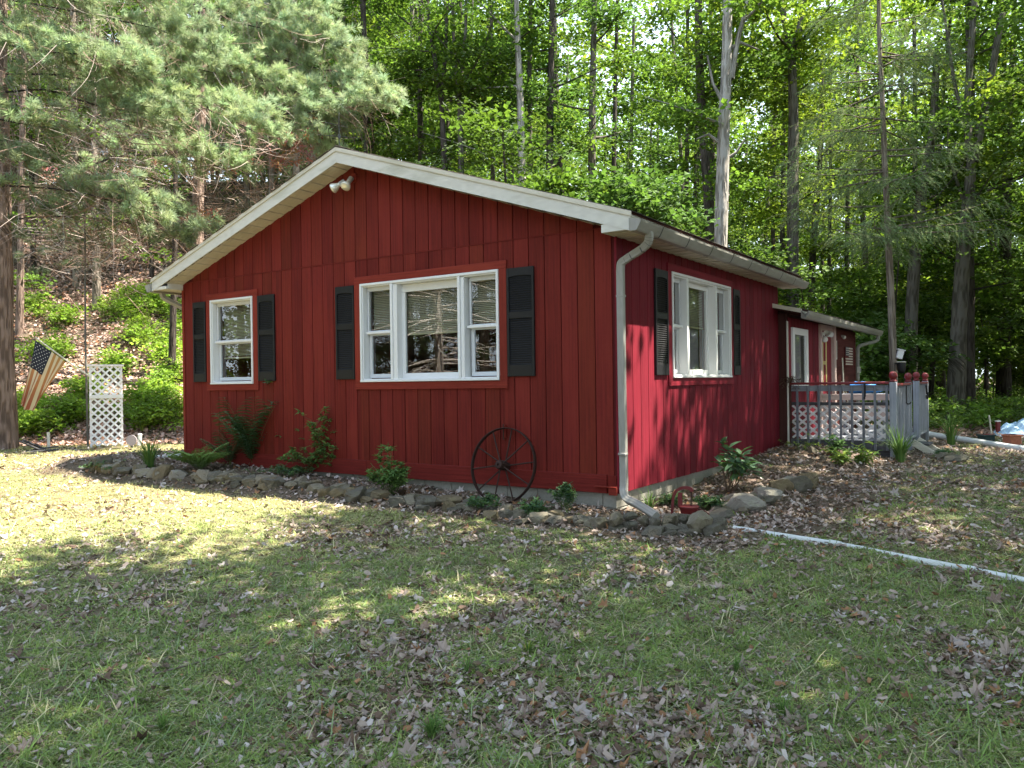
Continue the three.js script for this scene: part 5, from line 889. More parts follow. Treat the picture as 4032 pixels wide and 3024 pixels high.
// leafy boughs close above the rake
for (const [x, y, d, R, n, tone, lab] of [[1085, 265, 18.5, 1.0, 14, T.deep, 'leafy maple bough spreading flat above the middle of the rake'], [1210, 400, 17.5, 1.1, 42, T.green, 'low green maple just behind the right half of the roof'], [1370, 400, 17.0, 1.0, 46, T.blue, 'grey-green leafy treetop behind the roof near the gutter corner']]) {
  const c = at(x, y, d), b = onGround(c.x, c.z); leafTree({ name: 'young_maple', trunk: [b, b.clone().lerp(c, 0.6).add(V(0.1, 0, 0)), c], r: 0.05, bark: BARK.dark, label: lab, tone, crown: { y0: c.y * 0.55, y1: c.y + 0.6, n: 6, reach: 1.1, per: 2.5, sprays: 5, patch: 0.5 }, extra: [{ p: c, R, n, flat: 0.3 }, { p: c.clone().add(V(0.5, -0.6, 0)), R: R * 0.9, n: n * 0.6, flat: 0.25 }, { p: c.clone().add(V(-0.5, -0.45, 0.2)), R: R * 0.9, n: n * 0.6, flat: 0.25 }] });
}
// ---- white pines on the left
function tuftGeo(n, L, spread, w) { const s = soup(); for (let i = 0; i < n; i++) { const a = rnd() * 6.28, e = spread * Math.sqrt(rnd()), d = V(Math.sin(e) * Math.cos(a), Math.cos(e), Math.sin(e) * Math.sin(a)), l = L * rr(0.7, 1.1), sd = V(rr(-1, 1), rr(-1, 1), rr(-1, 1)).cross(d).normalize().multiplyScalar(w), m = d.clone().multiplyScalar(l * 0.5).add(V(0, 0.003, 0)); s.quad(sd.clone().negate().multiplyScalar(0.6).toArray(), m.clone().sub(sd).toArray(), d.clone().multiplyScalar(l).add(V(0, -0.012, 0)).toArray(), m.clone().add(sd).toArray()); } return s.done(); }
const TUFTS = [0, 1, 2].map(() => tuftGeo(26, 0.16, 1.2, 0.0048));
const upTo = (d) => new THREE.Quaternion().setFromUnitVectors(V(0, 1, 0), d.clone().normalize());
function pine(name, label, trunkPts, d, r, bark, boughs, extraTwigs = []) {
  const tr = rooted(trunkPts, d), base = tr[0], t = thing(name, label, 'tree', base), rel = (p) => p.clone().sub(base), path = curve(tr.map(rel), 26); path.unshift(path[0].clone().add(V(0, -0.4, 0)));
  mesh('trunk', tube(path, (q) => r * (1 - 0.35 * q) * (1 + 0.5 * Math.exp(-q * 14)), 0, 18, 0.1), bark, t);
  const tufts = [[], [], []], wood = [], twigs = [], pale = [], dead = [];
  for (const [pts, h, d0, d1, tone] of boughs) {
    const w = curve(pts.map(([x, y], i) => rel(at(x, y, lerp(d0, d1, i / (pts.length - 1))))), 24), L = w.reduce((a, p, i) => a + (i ? p.distanceTo(w[i - 1]) : 0), 0), hm = 0.85 * h / 1733 * (d0 + d1) / 2;
    wood.push(tube(w, 0.022, 0.006, 5));
    const out = w[24].clone().sub(w[0]).normalize(), cross = V().crossVectors(out, V(0, 1, 0)).normalize();
    // side shoots: each carries tufts towards its tip, bare brown wood behind
    const N = Math.round(L * 25 * (0.4 + hm));
    for (let i = 0; i < N; i++) {
      const s = Math.pow(rnd(), 0.75), p = w[Math.min(24, Math.floor(s * 24.99))].clone(), sd = rnd() < 0.5 ? -1 : 1, dir = out.clone().multiplyScalar(rr(0.35, 1)).addScaledVector(cross, sd * rr(0.1, 1.1)).add(V(0, rr(-0.35, 0.6), 0)).normalize(), l = rr(0.35, 1.0) * (0.55 + hm * 0.6);
      const off = V(0, hm * rr(-0.8, 1), 0); const a = p.clone().addScaledVector(off, 0.35), m = a.clone().addScaledVector(dir, l * 0.5).add(off.clone().multiplyScalar(0.35)), e = a.clone().addScaledVector(dir, l).add(off.clone().multiplyScalar(0.65)).add(V(0, 0.08 * l, 0));
      twigs.push(tube([p, a, m, e], 0.006, 0.003, 3));
      const nt = 5 + Math.floor(rnd() * 4); for (let k = 0; k < nt; k++) { const u = rr(0.35, 1), q = m.clone().lerp(e, u).add(V(rr(-0.09, 0.09), rr(-0.05, 0.08), rr(-0.09, 0.09))), td = dir.clone().multiplyScalar(0.8).add(V(rr(-0.6, 0.6), rr(-0.1, 0.9), rr(-0.6, 0.6))); const kk = rr(0.75, 1.2) * tone; tufts[k % 3].push([mat4(q, upTo(td), rr(0.8, 1.25)), C(kk * rr(0.9, 1.12), kk, kk * rr(0.85, 1.2))]); }
    }
    for (let i = 0; i < L * 12; i++) { const p = w[Math.floor(rnd() * 22)].clone().add(V(0, -hm * rr(0, 0.8), rr(-0.5, 0.5))), dir = out.clone().multiplyScalar(rr(-0.2, 0.9)).addScaledVector(cross, rr(-0.9, 0.9)).add(V(0, rr(-0.9, 0.1), 0)).normalize(), lp = limbPath(p, Math.atan2(dir.z, dir.x), Math.asin(dir.y), rr(0.4, 1.3), rr(-0.6, 0.7), 4); (rnd() < 0.4 ? pale : dead).push(tube(lp, 0.007, 0.002, 3)); }
  }
  for (const [x0, x1, y0, y1, dd, n, len] of extraTwigs) for (let i = 0; i < n; i++) { const p = rel(at(rr(x0, x1), rr(y0, y1), dd + rr(-0.8, 0.8))), lp = limbPath(p, rnd() * 6.28, rr(-0.9, 0.5), len * rr(0.4, 1.2), rr(-0.5, 0.8), 4); (rnd() < 0.45 ? pale : dead).push(tube(lp, rr(0.005, 0.012), 0.002, 3)); if (rnd() < 0.5) for (let k = 0; k < 2; k++) dead.push(tube(limbPath(lp[2], rnd() * 6.28, rr(-0.8, 0.6), len * 0.4, 0.2, 3), 0.004, 0.0015, 3)); }
  mesh('bough', wood, BARK.dark, t); mesh('live_twig', twigs, twigMat, t); if (dead.length) mesh('dead_twig', dead, twigMat, t); if (pale.length) mesh('bleached_twig', pale, paleTwigMat, t);
  tufts.forEach((l, i) => l.length && instances('crown', TUFTS[i], needleMat, l, t, 'stuff'));
  return t;
}
pine('white_pine', 'big white pine at the left edge with its thick reddish trunk beside the flag', [[6, 940], [3, 600], [-2, 300], [-8, -100], [-12, -300]], 16.2, 0.225, BARK.pine, [
  [[[-30, 30], [60, 75], [150, 120], [260, 150], [330, 175]], 32, 16.2, 15.2, 1], [[[-20, 90], [90, 110], [190, 120], [290, 140]], 30, 15.6, 14.8, 1.05],
  [[[20, 0], [140, 20], [260, 45], [360, 70], [430, 110]], 34, 16.6, 15.8, 0.9], [[[10, 160], [150, 165], [260, 200], [380, 215], [480, 250], [560, 290]], 42, 16.2, 15.6, 1.05],
  [[[0, 200], [100, 195], [200, 225], [300, 245], [345, 250]], 30, 16.2, 15.2, 0.95], [[[-10, 400], [80, 405], [170, 415], [260, 440], [330, 462]], 34, 15.8, 14.9, 0.95],
  [[[-10, 480], [100, 468], [220, 474], [330, 492], [400, 515]], 32, 16.4, 15.6, 0.7], [[[-20, 350], [20, 340], [50, 345]], 26, 15.6, 15.2, 0.8], [[[-30, -20], [80, -10], [200, 10]], 34, 16, 15.4, 0.9], [[[10, -60], [120, -50], [260, -20], [380, 0]], 34, 16.4, 15.6, 1], [[[-40, 250], [20, 262], [90, 275]], 24, 15.8, 15.2, 0.9]],
  [[40, 330, 210, 560, 15.6, 460, 0.8], [60, 260, 30, 150, 16.6, 70, 0.8], [120, 420, 480, 640, 17, 120, 0.8]]);
pine('white_pine', 'white pine behind the left eave whose pale boughs reach over the roof ridge', [[427, 640], [428, 430], [432, 300], [440, 60], [446, -200]], 20.5, 0.15, BARK.pine, [
  [[[230, 30], [320, 60], [430, 110], [540, 160], [600, 188], [655, 205]], 34, 19, 17.6, 1.1], [[[300, -20], [420, 10], [520, 50], [620, 70], [690, 78]], 40, 19.5, 18.2, 1],
  [[[440, -60], [560, -5], [640, 25], [705, 25]], 34, 19.6, 18.4, 0.95], [[[560, 50], [660, 70], [710, 90], [740, 108]], 22, 19, 17.6, 1], [[[480, 150], [600, 190], [720, 205], [780, 210], [835, 216]], 19, 18.6, 17, 1.1],
  [[[380, 200], [470, 240], [560, 275], [640, 300], [690, 312]], 36, 18.4, 17.4, 1.05], [[[150, 385], [230, 345], [330, 335], [420, 348], [515, 372]], 36, 18, 17.2, 1.1], [[[220, 300], [330, 300], [425, 312]], 26, 18.4, 18, 0.9],
  [[[560, 248], [640, 245], [720, 236], [785, 230]], 15, 18, 16.8, 1.05], [[[540, 110], [650, 140], [740, 160], [800, 190]], 18, 19, 17.2, 0.95], [[[620, 275], [680, 285], [735, 270]], 14, 18.6, 17.6, 0.75], [[[250, 90], [340, 130], [430, 150], [520, 170]], 34, 19, 18.2, 1.05], [[[330, 20], [430, 70], [540, 110], [620, 130]], 36, 19.6, 18.6, 1]],
  [[330, 640, 270, 500, 17.6, 460, 0.8], [400, 700, 60, 300, 19.2, 120, 0.8], [560, 690, 290, 345, 18, 70, 0.7], [380, 520, 400, 560, 18.5, 120, 0.7]]);
pine('white_pine', 'slim dark pine trunk on the hillside beyond the flag', [[42, 670], [46, 430], [50, 200], [54, -60]], 24, 0.1, BARK.pine, [[[[-60, 60], [40, 90], [150, 140]], 34, 24, 23, 0.75], [[[60, 250], [150, 270], [230, 300]], 30, 24, 23, 0.65], [[[40, 560], [150, 520], [260, 540]], 26, 23.5, 22.5, 0.55]], [[60, 330, 300, 560, 22, 180, 1.2]]);
// dry rusty leaves caught in the dead boughs
{
  const L = [], g = sprayGeo(10, 0.13, 0.07, 0.08); for (const [x, y, n] of [[615, 300, 26], [650, 330, 20], [600, 350, 16], [120, 375, 5], [235, 420, 8], [460, 480, 10], [285, 360, 3], [520, 345, 10], [680, 290, 10], [430, 450, 6]]) for (let i = 0; i < n; i++) L.push([mat4(at(x + 38 * gauss() * 0.7, y + 24 * gauss() * 0.7, rr(17, 18.4)), euler(rr(-2, 2), rnd() * 6.28, 0), rr(0.7, 1.2)), C(rr(0.8, 1.3), rr(0.7, 1.1), rr(0.6, 1.3))]);
  const b = at(610, 330, 18.2), t = thing('dead_shrub', 'dead shrub with dry pinkish leaves above the left rake', 'shrub', onGround(b.x, b.z)), o = t.position, st = []; for (let i = 0; i < 26; i++) { const e = at(rr(540, 690), rr(285, 420), rr(17.2, 18.4)).sub(o); st.push(tube([V(rr(-0.1, 0.1), 0, 0), e.clone().multiplyScalar(0.6).add(V(rr(-0.2, 0.2), 0.2, 0)), e], 0.015, 0.003, 4)); }
  mesh('stem', st, twigMat, t); instances('leaves', g, dryLeafMat, L.map(([m, c]) => [m.premultiply(new THREE.Matrix4().makeTranslation(-o.x, -o.y, -o.z)), c]), t);
}
spruce({ trunk: rooted([[1934, 930], [1925, 650], [1918, 500], [1910, 320], [1905, 200], [1899, 60], [1897, -200]], 15.5), r: 0.075, label: 'thin spruce with drooping sparse branches standing behind the deck', n: 62, t0: 0.3, reach: 2.5, top: 9.5, live: 3.6, dens: 34, tone: 1.1 });
// ---- trees round the lawn outside the picture: they shade it and show in the window panes
const AROUND = 'trees standing round the lawn';
const shade = [[5.6, -3.4, 9.5, [[4.3, 9, -2.7], 4.4]], [10.2, -8.8, 12, [[10.0, 9.5, -8.8], 3.7]], [8.8, 0.5, 12, [[6.8, 9.5, -0.6], 4.6]], [14, -5, 15, [[12.5, 12, -5.4], 4.6]], [15, -13, 15, [[14, 11.5, -13], 4]], [13.5, 3, 14, [[12, 11, 2.5], 4.6]], [4, 10, 14, [[3, 10, 9], 5]], [-2, 12, 15, [[-2, 10, 11], 5]], [11, 11, 15, [[10, 11, 10], 5]]];
for (const [x, z, H, [c, R]] of shade) {
  const b = onGround(x, z), cc = V(...c), tr = [b, b.clone().add(V(0.1, H * 0.35, 0)), b.clone().lerp(V(cc.x, H, cc.z), 0.6).setY(H * 0.65), V(cc.x, H + 1, cc.z)], extra = [];
  const n = Math.round(R * R * (x < 8 && z < 2 ? 13 : z < -8 && x < 11 ? 6.5 : 5.5)); for (let i = 0; i < n; i++) { const a = rnd() * 6.28, r = R * Math.sqrt(rnd()); extra.push({ p: V(cc.x + r * Math.cos(a), cc.y + rr(-1, 1) * 2.2 * Math.sqrt(1 - (r / R) ** 2 * 0.8), cc.z + r * Math.sin(a)), R: rr(0.5, 0.95), n: 9, flat: 0.2 }); }
  leafTree({ name: 'shade_tree', trunk: tr, r: 0.17, bark: BARK.mid, label: 'broad leafy tree at the edge of the lawn, its crown over the grass', group: AROUND, tone: T.green, crown: { y0: cc.y - 2, y1: cc.y + 2, n: 12, reach: R * 0.8, per: 1, sprays: 6, patch: 0.8 }, extra });
}
for (const [x, z, H] of [[12.5, -17, 13], [15.5, -9, 14], [18, -16, 15], [17, -21, 15], [19.5, -6, 15], [18, 0, 15], [22, -12, 16], [23, -20, 16], [16.5, 6, 14], [24, -3, 16], [12, 6.5, 13], [7.5, 7, 13], [22, 6, 15], [27, -14, 16], [16, -26, 14], [21, -27, 15], [25, -25, 16], [30, -30, 16], [26, -33, 16], [33, -24, 16], [35, -34, 17], [30, -19, 16], [38, -28, 17]]) {
  const b = onGround(x, z), cc = V(x + rr(-0.5, 0.5), H * 0.55, z), extra = []; for (let i = 0; i < 95; i++) { const a = rnd() * 6.28, v = rr(-1, 1), r = 3.3 * Math.sqrt(rnd()) * Math.sqrt(1 - v * v * 0.75); extra.push({ p: V(cc.x + r * Math.cos(a), cc.y + v * H * 0.42, cc.z + r * Math.sin(a)), R: rr(0.6, 1.05), n: 8, flat: 0.2 }); }
  leafTree({ name: 'shade_tree', trunk: [b, b.clone().add(V(0.1, H * 0.4, 0)), V(cc.x, H, cc.z)], r: 0.16, bark: BARK.dark, label: 'broad leafy tree at the edge of the lawn, its crown over the grass', group: AROUND, tone: pick([T.green, T.deep]), crown: { y0: 1.5, y1: H, n: 10, reach: 3, per: 2, sprays: 6, patch: 0.8 }, extra });
}
for (const [x, z, H] of [[-17, -9.5, 13], [-20, -12, 14], [-19, -6.5, 14], [-23, -9.5, 15], [-22, -3, 14], [-25, -13, 15], [-15.5, -13, 12], [-19, 1, 14], [-18, -16, 13], [-27, -7, 15]]) {
  const b = onGround(x, z), cc = V(x, b.y + H * 0.5, z), extra = []; for (let i = 0; i < 90; i++) { const a = rnd() * 6.28, v = rr(-1, 1), r = 3.0 * Math.sqrt(rnd()) * Math.sqrt(1 - v * v * 0.7); extra.push({ p: V(cc.x + r * Math.cos(a), cc.y + v * H * 0.47, cc.z + r * Math.sin(a)), R: rr(0.6, 1.05), n: 8, flat: 0.2 }); }
  leafTree({ name: 'shade_tree', trunk: [b, b.clone().add(V(0.1, H * 0.4, 0)), V(cc.x, b.y + H, cc.z)], r: 0.16, bark: BARK.dark, label: 'broad leafy tree at the edge of the lawn, its crown over the grass', group: AROUND, tone: T.deep, crown: { y0: 1.5, y1: H, n: 10, reach: 3, per: 2, sprays: 6, patch: 0.8 }, extra });
}
const deadTree = spruce({ trunk: [onGround(-8.63, -6.42), onGround(-8.63, -6.42, 2), onGround(-8.68, -6.47, 5), onGround(-8.63, -6.42, 8.5)], r: 0.12, bark: barkMat(0.46, 0.41, 0.37), deadMat: std(0.5, 0.45, 0.4), label: 'old spruce with long bare lower branches beside the lawn', n: 130, t0: 0.12, reach: 2.2, top: 9.5, live: 8.2, dens: 8, deadLen: 1, deadR: 0.022 });
for (const [x, z, H] of [[-12.5, -4, 10], [-13.5, -7.5, 11], [-11.8, -0.6, 11], [-14.5, -1.5, 12], [-9.5, 2.5, 10], [-16.5, -5, 13], [-12.5, 4.5, 12], [-7, 7, 12]]) {
  const b = onGround(x, z); spruce({ trunk: [b, b.clone().add(V(0, H / 2, 0)), b.clone().add(V(0, H, 0))], r: 0.16, label: 'dense dark spruce at the edge of the lawn', group: 'dark spruces left of the lawn', n: 210, t0: 0.03, reach: 2.9, top: H, live: 0, dens: 42, tone: 0.45 });
}
// ---------- plants in the beds ----------
srand(4242);
const plantMat = (r, g, b, t = 0.35) => phy(r, g, b, { transmission: t, roughness: 0.75, ior: 1.4 });
const GREEN = { dark: plantMat(0.06, 0.13, 0.04), mid: plantMat(0.095, 0.19, 0.045), light: plantMat(0.16, 0.27, 0.06), blue: plantMat(0.09, 0.17, 0.085), lime: plantMat(0.27, 0.36, 0.05) };
const stemMat = std(0.12, 0.085, 0.055), greenStem = std(0.12, 0.16, 0.06);
function leafBlade(s, p, dir, up, L, W, fold = 0.25, droop = 0.25) {      // a pointed folded leaf in six triangles
  const d = dir.clone().normalize(), sd = V().crossVectors(d, up).normalize(), n = V().crossVectors(sd, d).normalize(), P = (t, w, h) => p.clone().addScaledVector(d, t * L).addScaledVector(sd, w * W).addScaledVector(n, h * L - droop * t * t * L).toArray();
  const a = P(0, 0, 0), m = P(0.5, 0, 0), e = P(1, 0, 0), l = P(0.38, -0.5, fold * 0.25), r = P(0.38, 0.5, fold * 0.25), l2 = P(0.72, -0.34, fold * 0.2), r2 = P(0.72, 0.34, fold * 0.2);
  s.tri(a, l, m); s.tri(l, l2, m); s.tri(l2, e, m); s.tri(a, m, r); s.tri(r, m, r2); s.tri(r2, m, e);
}
function grassClump(label, cat, pos, n, L, spread, mat, w = 0.006, name = 'grass_clump') {
  const t = thing(name, label, cat, pos), g = [soup(), soup()];
  for (let i = 0; i < n; i++) {
    const a = rnd() * 6.28, l = L * rr(0.55, 1.1), e = spread * rr(0.2, 1), s = g[i % 2], b = V(Math.cos(a), 0, Math.sin(a)), p0 = b.clone().multiplyScalar(rr(0, 0.12) * L), sd = V(-Math.sin(a), 0, Math.cos(a)).multiplyScalar(w * rr(0.6, 1.2)); let prev = p0.clone(), pw = sd.clone();
    for (let k = 1; k <= 5; k++) { const u = k / 5, q = p0.clone().addScaledVector(b, l * Math.sin(e * u) * u * 0.9).add(V(0, l * (u * Math.cos(e * u * 0.8) - 0.25 * e * u * u), 0)), nw = sd.clone().multiplyScalar(1 - u * u * 0.95); s.quad(prev.clone().sub(pw).toArray(), prev.clone().add(pw).toArray(), q.clone().add(nw).toArray(), q.clone().sub(nw).toArray()); prev = q; pw = nw; }
  }
  mesh('blades', g[0].done(), mat, t); mesh('blades', g[1].done(), GREEN.mid === mat ? GREEN.light : GREEN.mid, t); t.children.forEach((c) => (c.userData.kind = 'stuff')); return t;
}
function fern(label, pos, n, L, el, mat, sag = 1.5, turn = 6.28, a0 = 0, name = 'fern') {
  const t = thing(name, label, 'fern', pos);
  for (let i = 0; i < n; i++) {
    const a = a0 + turn * (i + rnd()) / n, l = L * rr(0.7, 1.1), e0 = el * rr(0.75, 1.15), s = soup(), path = [], N = 22; let p = V(0, 0, 0), e = e0;
    for (let k = 0; k <= N; k++) { path.push(p.clone()); p = p.clone().add(V(Math.cos(a) * Math.cos(e), Math.sin(e), Math.sin(a) * Math.cos(e)).multiplyScalar(l / N)); e -= sag * e0 / N * rr(0.4, 1.1); }
    for (let k = 3; k < N; k++) { const u = k / N, d = path[k + 1].clone().sub(path[k]).normalize(), sd = V(-Math.sin(a), 0, Math.cos(a)), w = l * 0.24 * Math.sin(Math.PI * Math.pow(1 - u, 0.8)) + 0.01; for (const z of [-1, 1]) leafBlade(s, path[k], sd.clone().multiplyScalar(z).addScaledVector(d, 0.45).add(V(0, rr(-0.15, 0.15), 0)), V(0, 1, 0), w, l * 0.045, 0.2, 0.3); }
    const f = mesh('frond', s.done(), mat, t); mesh('stem', tube(path.filter((_, k) => k % 3 === 0), 0.003, 0.001, 4), greenStem, f);
  }
  return t;
}
// a twiggy shrub: stems given as world end points, whorls of small leaves along the outer part
function shrub(label, pos, tips, o) {
  const t = thing(o.name ?? 'shrub', label, 'shrub', pos), st = [], s = [soup(), soup()];
  const whorl = (p, n, L) => { for (let i = 0; i < n; i++) { const a = rnd() * 6.28, e = rr(-0.3, 0.9); leafBlade(s[i % 2], p.clone().add(V(rr(-0.01, 0.01), rr(-0.01, 0.01), rr(-0.01, 0.01))), V(Math.cos(a) * Math.cos(e), Math.sin(e), Math.sin(a) * Math.cos(e)), V(rr(-0.3, 0.3), 1, rr(-0.3, 0.3)), L * rr(0.6, 1.15), L * rr(0.34, 0.46)); } };
  for (const tip of tips) {
    const e = tip.clone().sub(pos), m = e.clone().multiplyScalar(0.5).add(V(rr(-0.06, 0.06), 0.04, rr(-0.06, 0.06))), p = curve([V(rr(-0.03, 0.03), -0.03, rr(-0.03, 0.03)), m, e], 12); st.push(tube(p, o.r ?? 0.007, 0.002, 5));
    for (let k = Math.floor(12 * o.from); k <= 12; k++) { if (rnd() < o.fill) whorl(p[k], o.leaves, o.size); if (rnd() < o.side) { const q = limbPath(p[k], rnd() * 6.28, rr(0.1, 0.8), rr(0.08, 0.2) * (o.sideL ?? 1), 0.3, 3); st.push(tube(q, 0.003, 0.0015, 4)); whorl(q[3], o.leaves + 2, o.size); whorl(q[2], Math.floor(o.leaves / 2), o.size); } }
  }
  mesh('stem', st, o.stem ?? stemMat, t); s.forEach((x, i) => x.size && setUD(mesh('foliage', x.done(), i ? o.mat2 ?? o.mat : o.mat, t), null, null, null, 'stuff')); return t;
}
const tipsAt = (list, p, jit = 0.1) => list.map(([x, y]) => { const d = -p.z; return at(x, y, d).add(V(0, 0, rr(-jit, jit))); });
const fan = (p, n, R, H) => Array.from({ length: n }, () => { const a = rnd() * 6.28, r = R * Math.sqrt(rnd()); return p.clone().add(V(r * Math.cos(a), H * rr(0.55, 1.05) * (1 - 0.35 * r / R), r * Math.sin(a))); });
{
  let p = groundAt(1000, 1838); fern('tall dark feathery plant against the gable wall between the two left windows', p, 17, 1.0, 1.42, GREEN.dark, 0.55); p = groundAt(905, 1832); fern('smaller dark feathery plant at the far left foot of the gable wall', p, 9, 0.6, 1.3, GREEN.dark, 0.8);
  p = groundAt(790, 1852); fern('bright green low fern spreading beside the left corner of the gable', p, 22, 0.5, 1.05, GREEN.light, 1.1);
  p = groundAt(1160, 1850); shrub('tall spindly azalea with two long bare stems before the gable wall', p, tipsAt([[575, 832], [600, 850], [628, 868], [655, 915], [690, 845], [668, 880], [640, 905], [612, 960]], p, 0.06), { r: 0.012, from: 0.4, fill: 0.8, leaves: 8, size: 0.075, side: 0.75, sideL: 0.9, mat: GREEN.mid, mat2: GREEN.blue });
  p = groundAt(1320, 1868); shrub('bushy azalea with many leafy twigs beneath the large gable window', p, tipsAt([[640, 930], [660, 960], [690, 930], [715, 905], [722, 920], [745, 935], [770, 925], [760, 955], [700, 970], [650, 985], [685, 905], [735, 895], [620, 990], [770, 975], [720, 960], [705, 940], [735, 985], [670, 990]], p, 0.3), { r: 0.008, from: 0.3, fill: 0.8, leaves: 9, size: 0.068, side: 0.9, sideL: 1.2, mat: GREEN.mid, mat2: GREEN.light });
  p = groundAt(1545, 1945); shrub('leafy low plant with one taller shoot, left of the iron wheel', p, fan(p, 16, 0.3, 0.3).concat(tipsAt([[838, 955], [846, 968], [800, 1000], [815, 985], [870, 1000]], p, 0.05)), { r: 0.005, from: 0.35, fill: 0.55, leaves: 7, size: 0.065, side: 0.35, sideL: 0.7, mat: GREEN.mid, mat2: GREEN.light, stem: greenStem });
  p = groundAt(590, 1842); grassClump('spiky dark grass clump with reddish tips at the left end of the stone edging', 'grass', p, 120, 0.56, 1.15, GREEN.mid, 0.007);
  p = groundAt(2868, 1938); shrub('broad-leaved plant by the foundation under the long wall window', p, fan(p, 13, 0.28, 0.46), { r: 0.006, from: 0.75, fill: 0.6, leaves: 3, size: 0.16, side: 0.12, mat: GREEN.blue, mat2: GREEN.mid, stem: stemMat });
  p = groundAt(3545, 1822); grassClump('lush arching grass clump at the foot of the front deck post', 'grass', p, 110, 0.62, 1.0, GREEN.mid, 0.008);
  p = groundAt(3745, 1752); grassClump('upright bright grass clump beside the thick white pipe', 'grass', p, 60, 0.62, 0.8, GREEN.light, 0.009);
  p = groundAt(2560, 2020); grassClump('grass tuft growing over the pipe at the corner stones', 'grass', p, 46, 0.26, 1.0, GREEN.mid, 0.006);
  for (const [x, y, m, R, H, L, lab] of [[3310, 1838, GREEN.lime, 0.1, 0.2, 0.1, 'yellow-green lily shoots nearest the deck rim, left clump'], [3400, 1828, GREEN.lime, 0.09, 0.14, 0.09, 'yellow-green lily shoots under the deck rim, right clump'], [3290, 1800, GREEN.mid, 0.08, 0.26, 0.09, 'taller green lily stems before the front deck rail'], [3160, 1775, GREEN.lime, 0.3, 0.16, 0.05, 'spreading yellow-green plant at the deck corner by the long wall'], [3110, 1752, GREEN.blue, 0.16, 0.5, 0.07, 'grey-green leafy weed climbing before the lattice at the wall end']]) { p = groundAt(x, y); shrub(lab, p, fan(p, 9, R, H), { name: 'bed_plant', r: 0.004, from: 0.3, fill: 0.45, leaves: 3, size: L, side: 0.1, mat: m, mat2: m === GREEN.lime ? GREEN.light : m, stem: greenStem }); }
  p = groundAt(2972, 1786); shrub('dry pinkish weed stalk standing at the foot of the long wall', p, fan(p, 9, 0.09, 0.3), { name: 'weed', r: 0.003, from: 0.4, fill: 0.7, leaves: 4, size: 0.05, side: 0.3, sideL: 0.4, mat: plantMat(0.3, 0.2, 0.15), mat2: GREEN.mid, stem: stemMat });
  for (const [x, y, R, H, lab] of [[1900, 2010, 0.2, 0.12, 'low green weeds right of the iron wheel foot'], [2095, 2035, 0.16, 0.1, 'low ferny weeds by the foundation near the house corner'], [2230, 2010, 0.1, 0.3, 'pale upright weed before the foundation blocks'], [1120, 1880, 0.4, 0.12, 'low leafy ground plant under the spindly azalea'], [2640, 1992, 0.12, 0.07, 'low leafy weeds behind the hand pump'], [3720, 1800, 0.25, 0.08, 'yellow-green creeping plants by the stones before the thick white pipe'], [410, 1862, 0.35, 0.12, 'green creeping plants at the far left end of the stone edging'], [2790, 2010, 0.16, 0.12, 'small green weeds among the stones right of the hand pump']]) { p = groundAt(x, y); shrub(lab, p, fan(p, 18, R, H), { name: 'weed', r: 0.003, from: 0.4, fill: 0.8, leaves: 4, size: 0.045, side: 0.15, sideL: 0.4, mat: GREEN.mid, mat2: GREEN.blue, stem: greenStem }); }
  for (const [x, y, n, L, m, lab] of [[1843, 2655, 40, 0.1, GREEN.light, 'small bright green tuft in the middle of the foreground lawn'], [1700, 2915, 150, 0.12, GREEN.light, 'largest bright green tuft near the lower edge of the lawn'], [2080, 2580, 60, 0.1, GREEN.lime, 'straw-green tuft in the small sun fleck on the lawn'], [640, 2880, 60, 0.09, GREEN.mid, 'grass tuft at the lower left of the lawn'], [2900, 2650, 60, 0.1, GREEN.mid, 'grass tuft right of the sun fleck on the lawn'], [3080, 2820, 70, 0.11, GREEN.mid, 'grass tuft in the lower right of the lawn'], [560, 1700, 50, 0.34, GREEN.lime, 'bright tuft of long grass behind the grey disc']]) { p = groundAt(x, y); grassClump(lab, 'grass', p, n, L, 1.0, m, L > 0.2 ? 0.008 : 0.0022); }
}
// ---------- lawn, leaf litter and hillside growth ----------
srand(31337);
const inHouse = (x, z, m = 0) => { const [X, Z] = toHouse(x, z); return (X < 0.0 + m && X > -HW - m && Z < m && Z > -HL - m) || (X > -HW && X < 1.6 && Z < -HL && Z > -11) || (X > 1.2 && X < 1.6 && Z < -5.3 && Z > -8.8); };
const normalAt = (x, z) => V(hgt(x - 0.05, z) - hgt(x + 0.05, z), 0.1, hgt(x, z - 0.05) - hgt(x, z + 0.05)).normalize();
function sampleGround(d0, d1, w0 = -0.72, w1 = 0.72) { const d = d0 * Math.pow(d1 / d0, rnd()), x = d * rr(w0, w1) ; return [x, -d, d]; }
function bladeTuft(n, L, lie) {
  const s = soup(); for (let i = 0; i < n; i++) {
    const a = rnd() * 6.28, e = rr(...lie), l = L * rr(0.5, 1.2), p = V(rr(-0.035, 0.035), 0, rr(-0.035, 0.035)), d = V(Math.cos(a) * Math.cos(e), Math.sin(e), Math.sin(a) * Math.cos(e)), sd = V(-Math.sin(a), rr(-0.3, 0.3), Math.cos(a)).multiplyScalar(0.0019 * rr(0.8, 1.5)), m = p.clone().addScaledVector(d, l * 0.55), t = p.clone().addScaledVector(d, l).add(V(0, -0.3 * l * rr(0.2, 1), 0));
    s.quad(p.clone().sub(sd).toArray(), p.clone().add(sd).toArray(), m.clone().add(sd).toArray(), m.clone().sub(sd).toArray()); s.tri(m.clone().sub(sd).toArray(), m.clone().add(sd).toArray(), t.toArray());
  } return s.done();
}
const GRASS = [bladeTuft(9, 0.05, [0.3, 1.3]), bladeTuft(9, 0.045, [0.2, 1.1]), bladeTuft(6, 0.09, [0.02, 0.5]), bladeTuft(5, 0.1, [-0.02, 0.25]), bladeTuft(4, 0.11, [0.15, 0.8])];
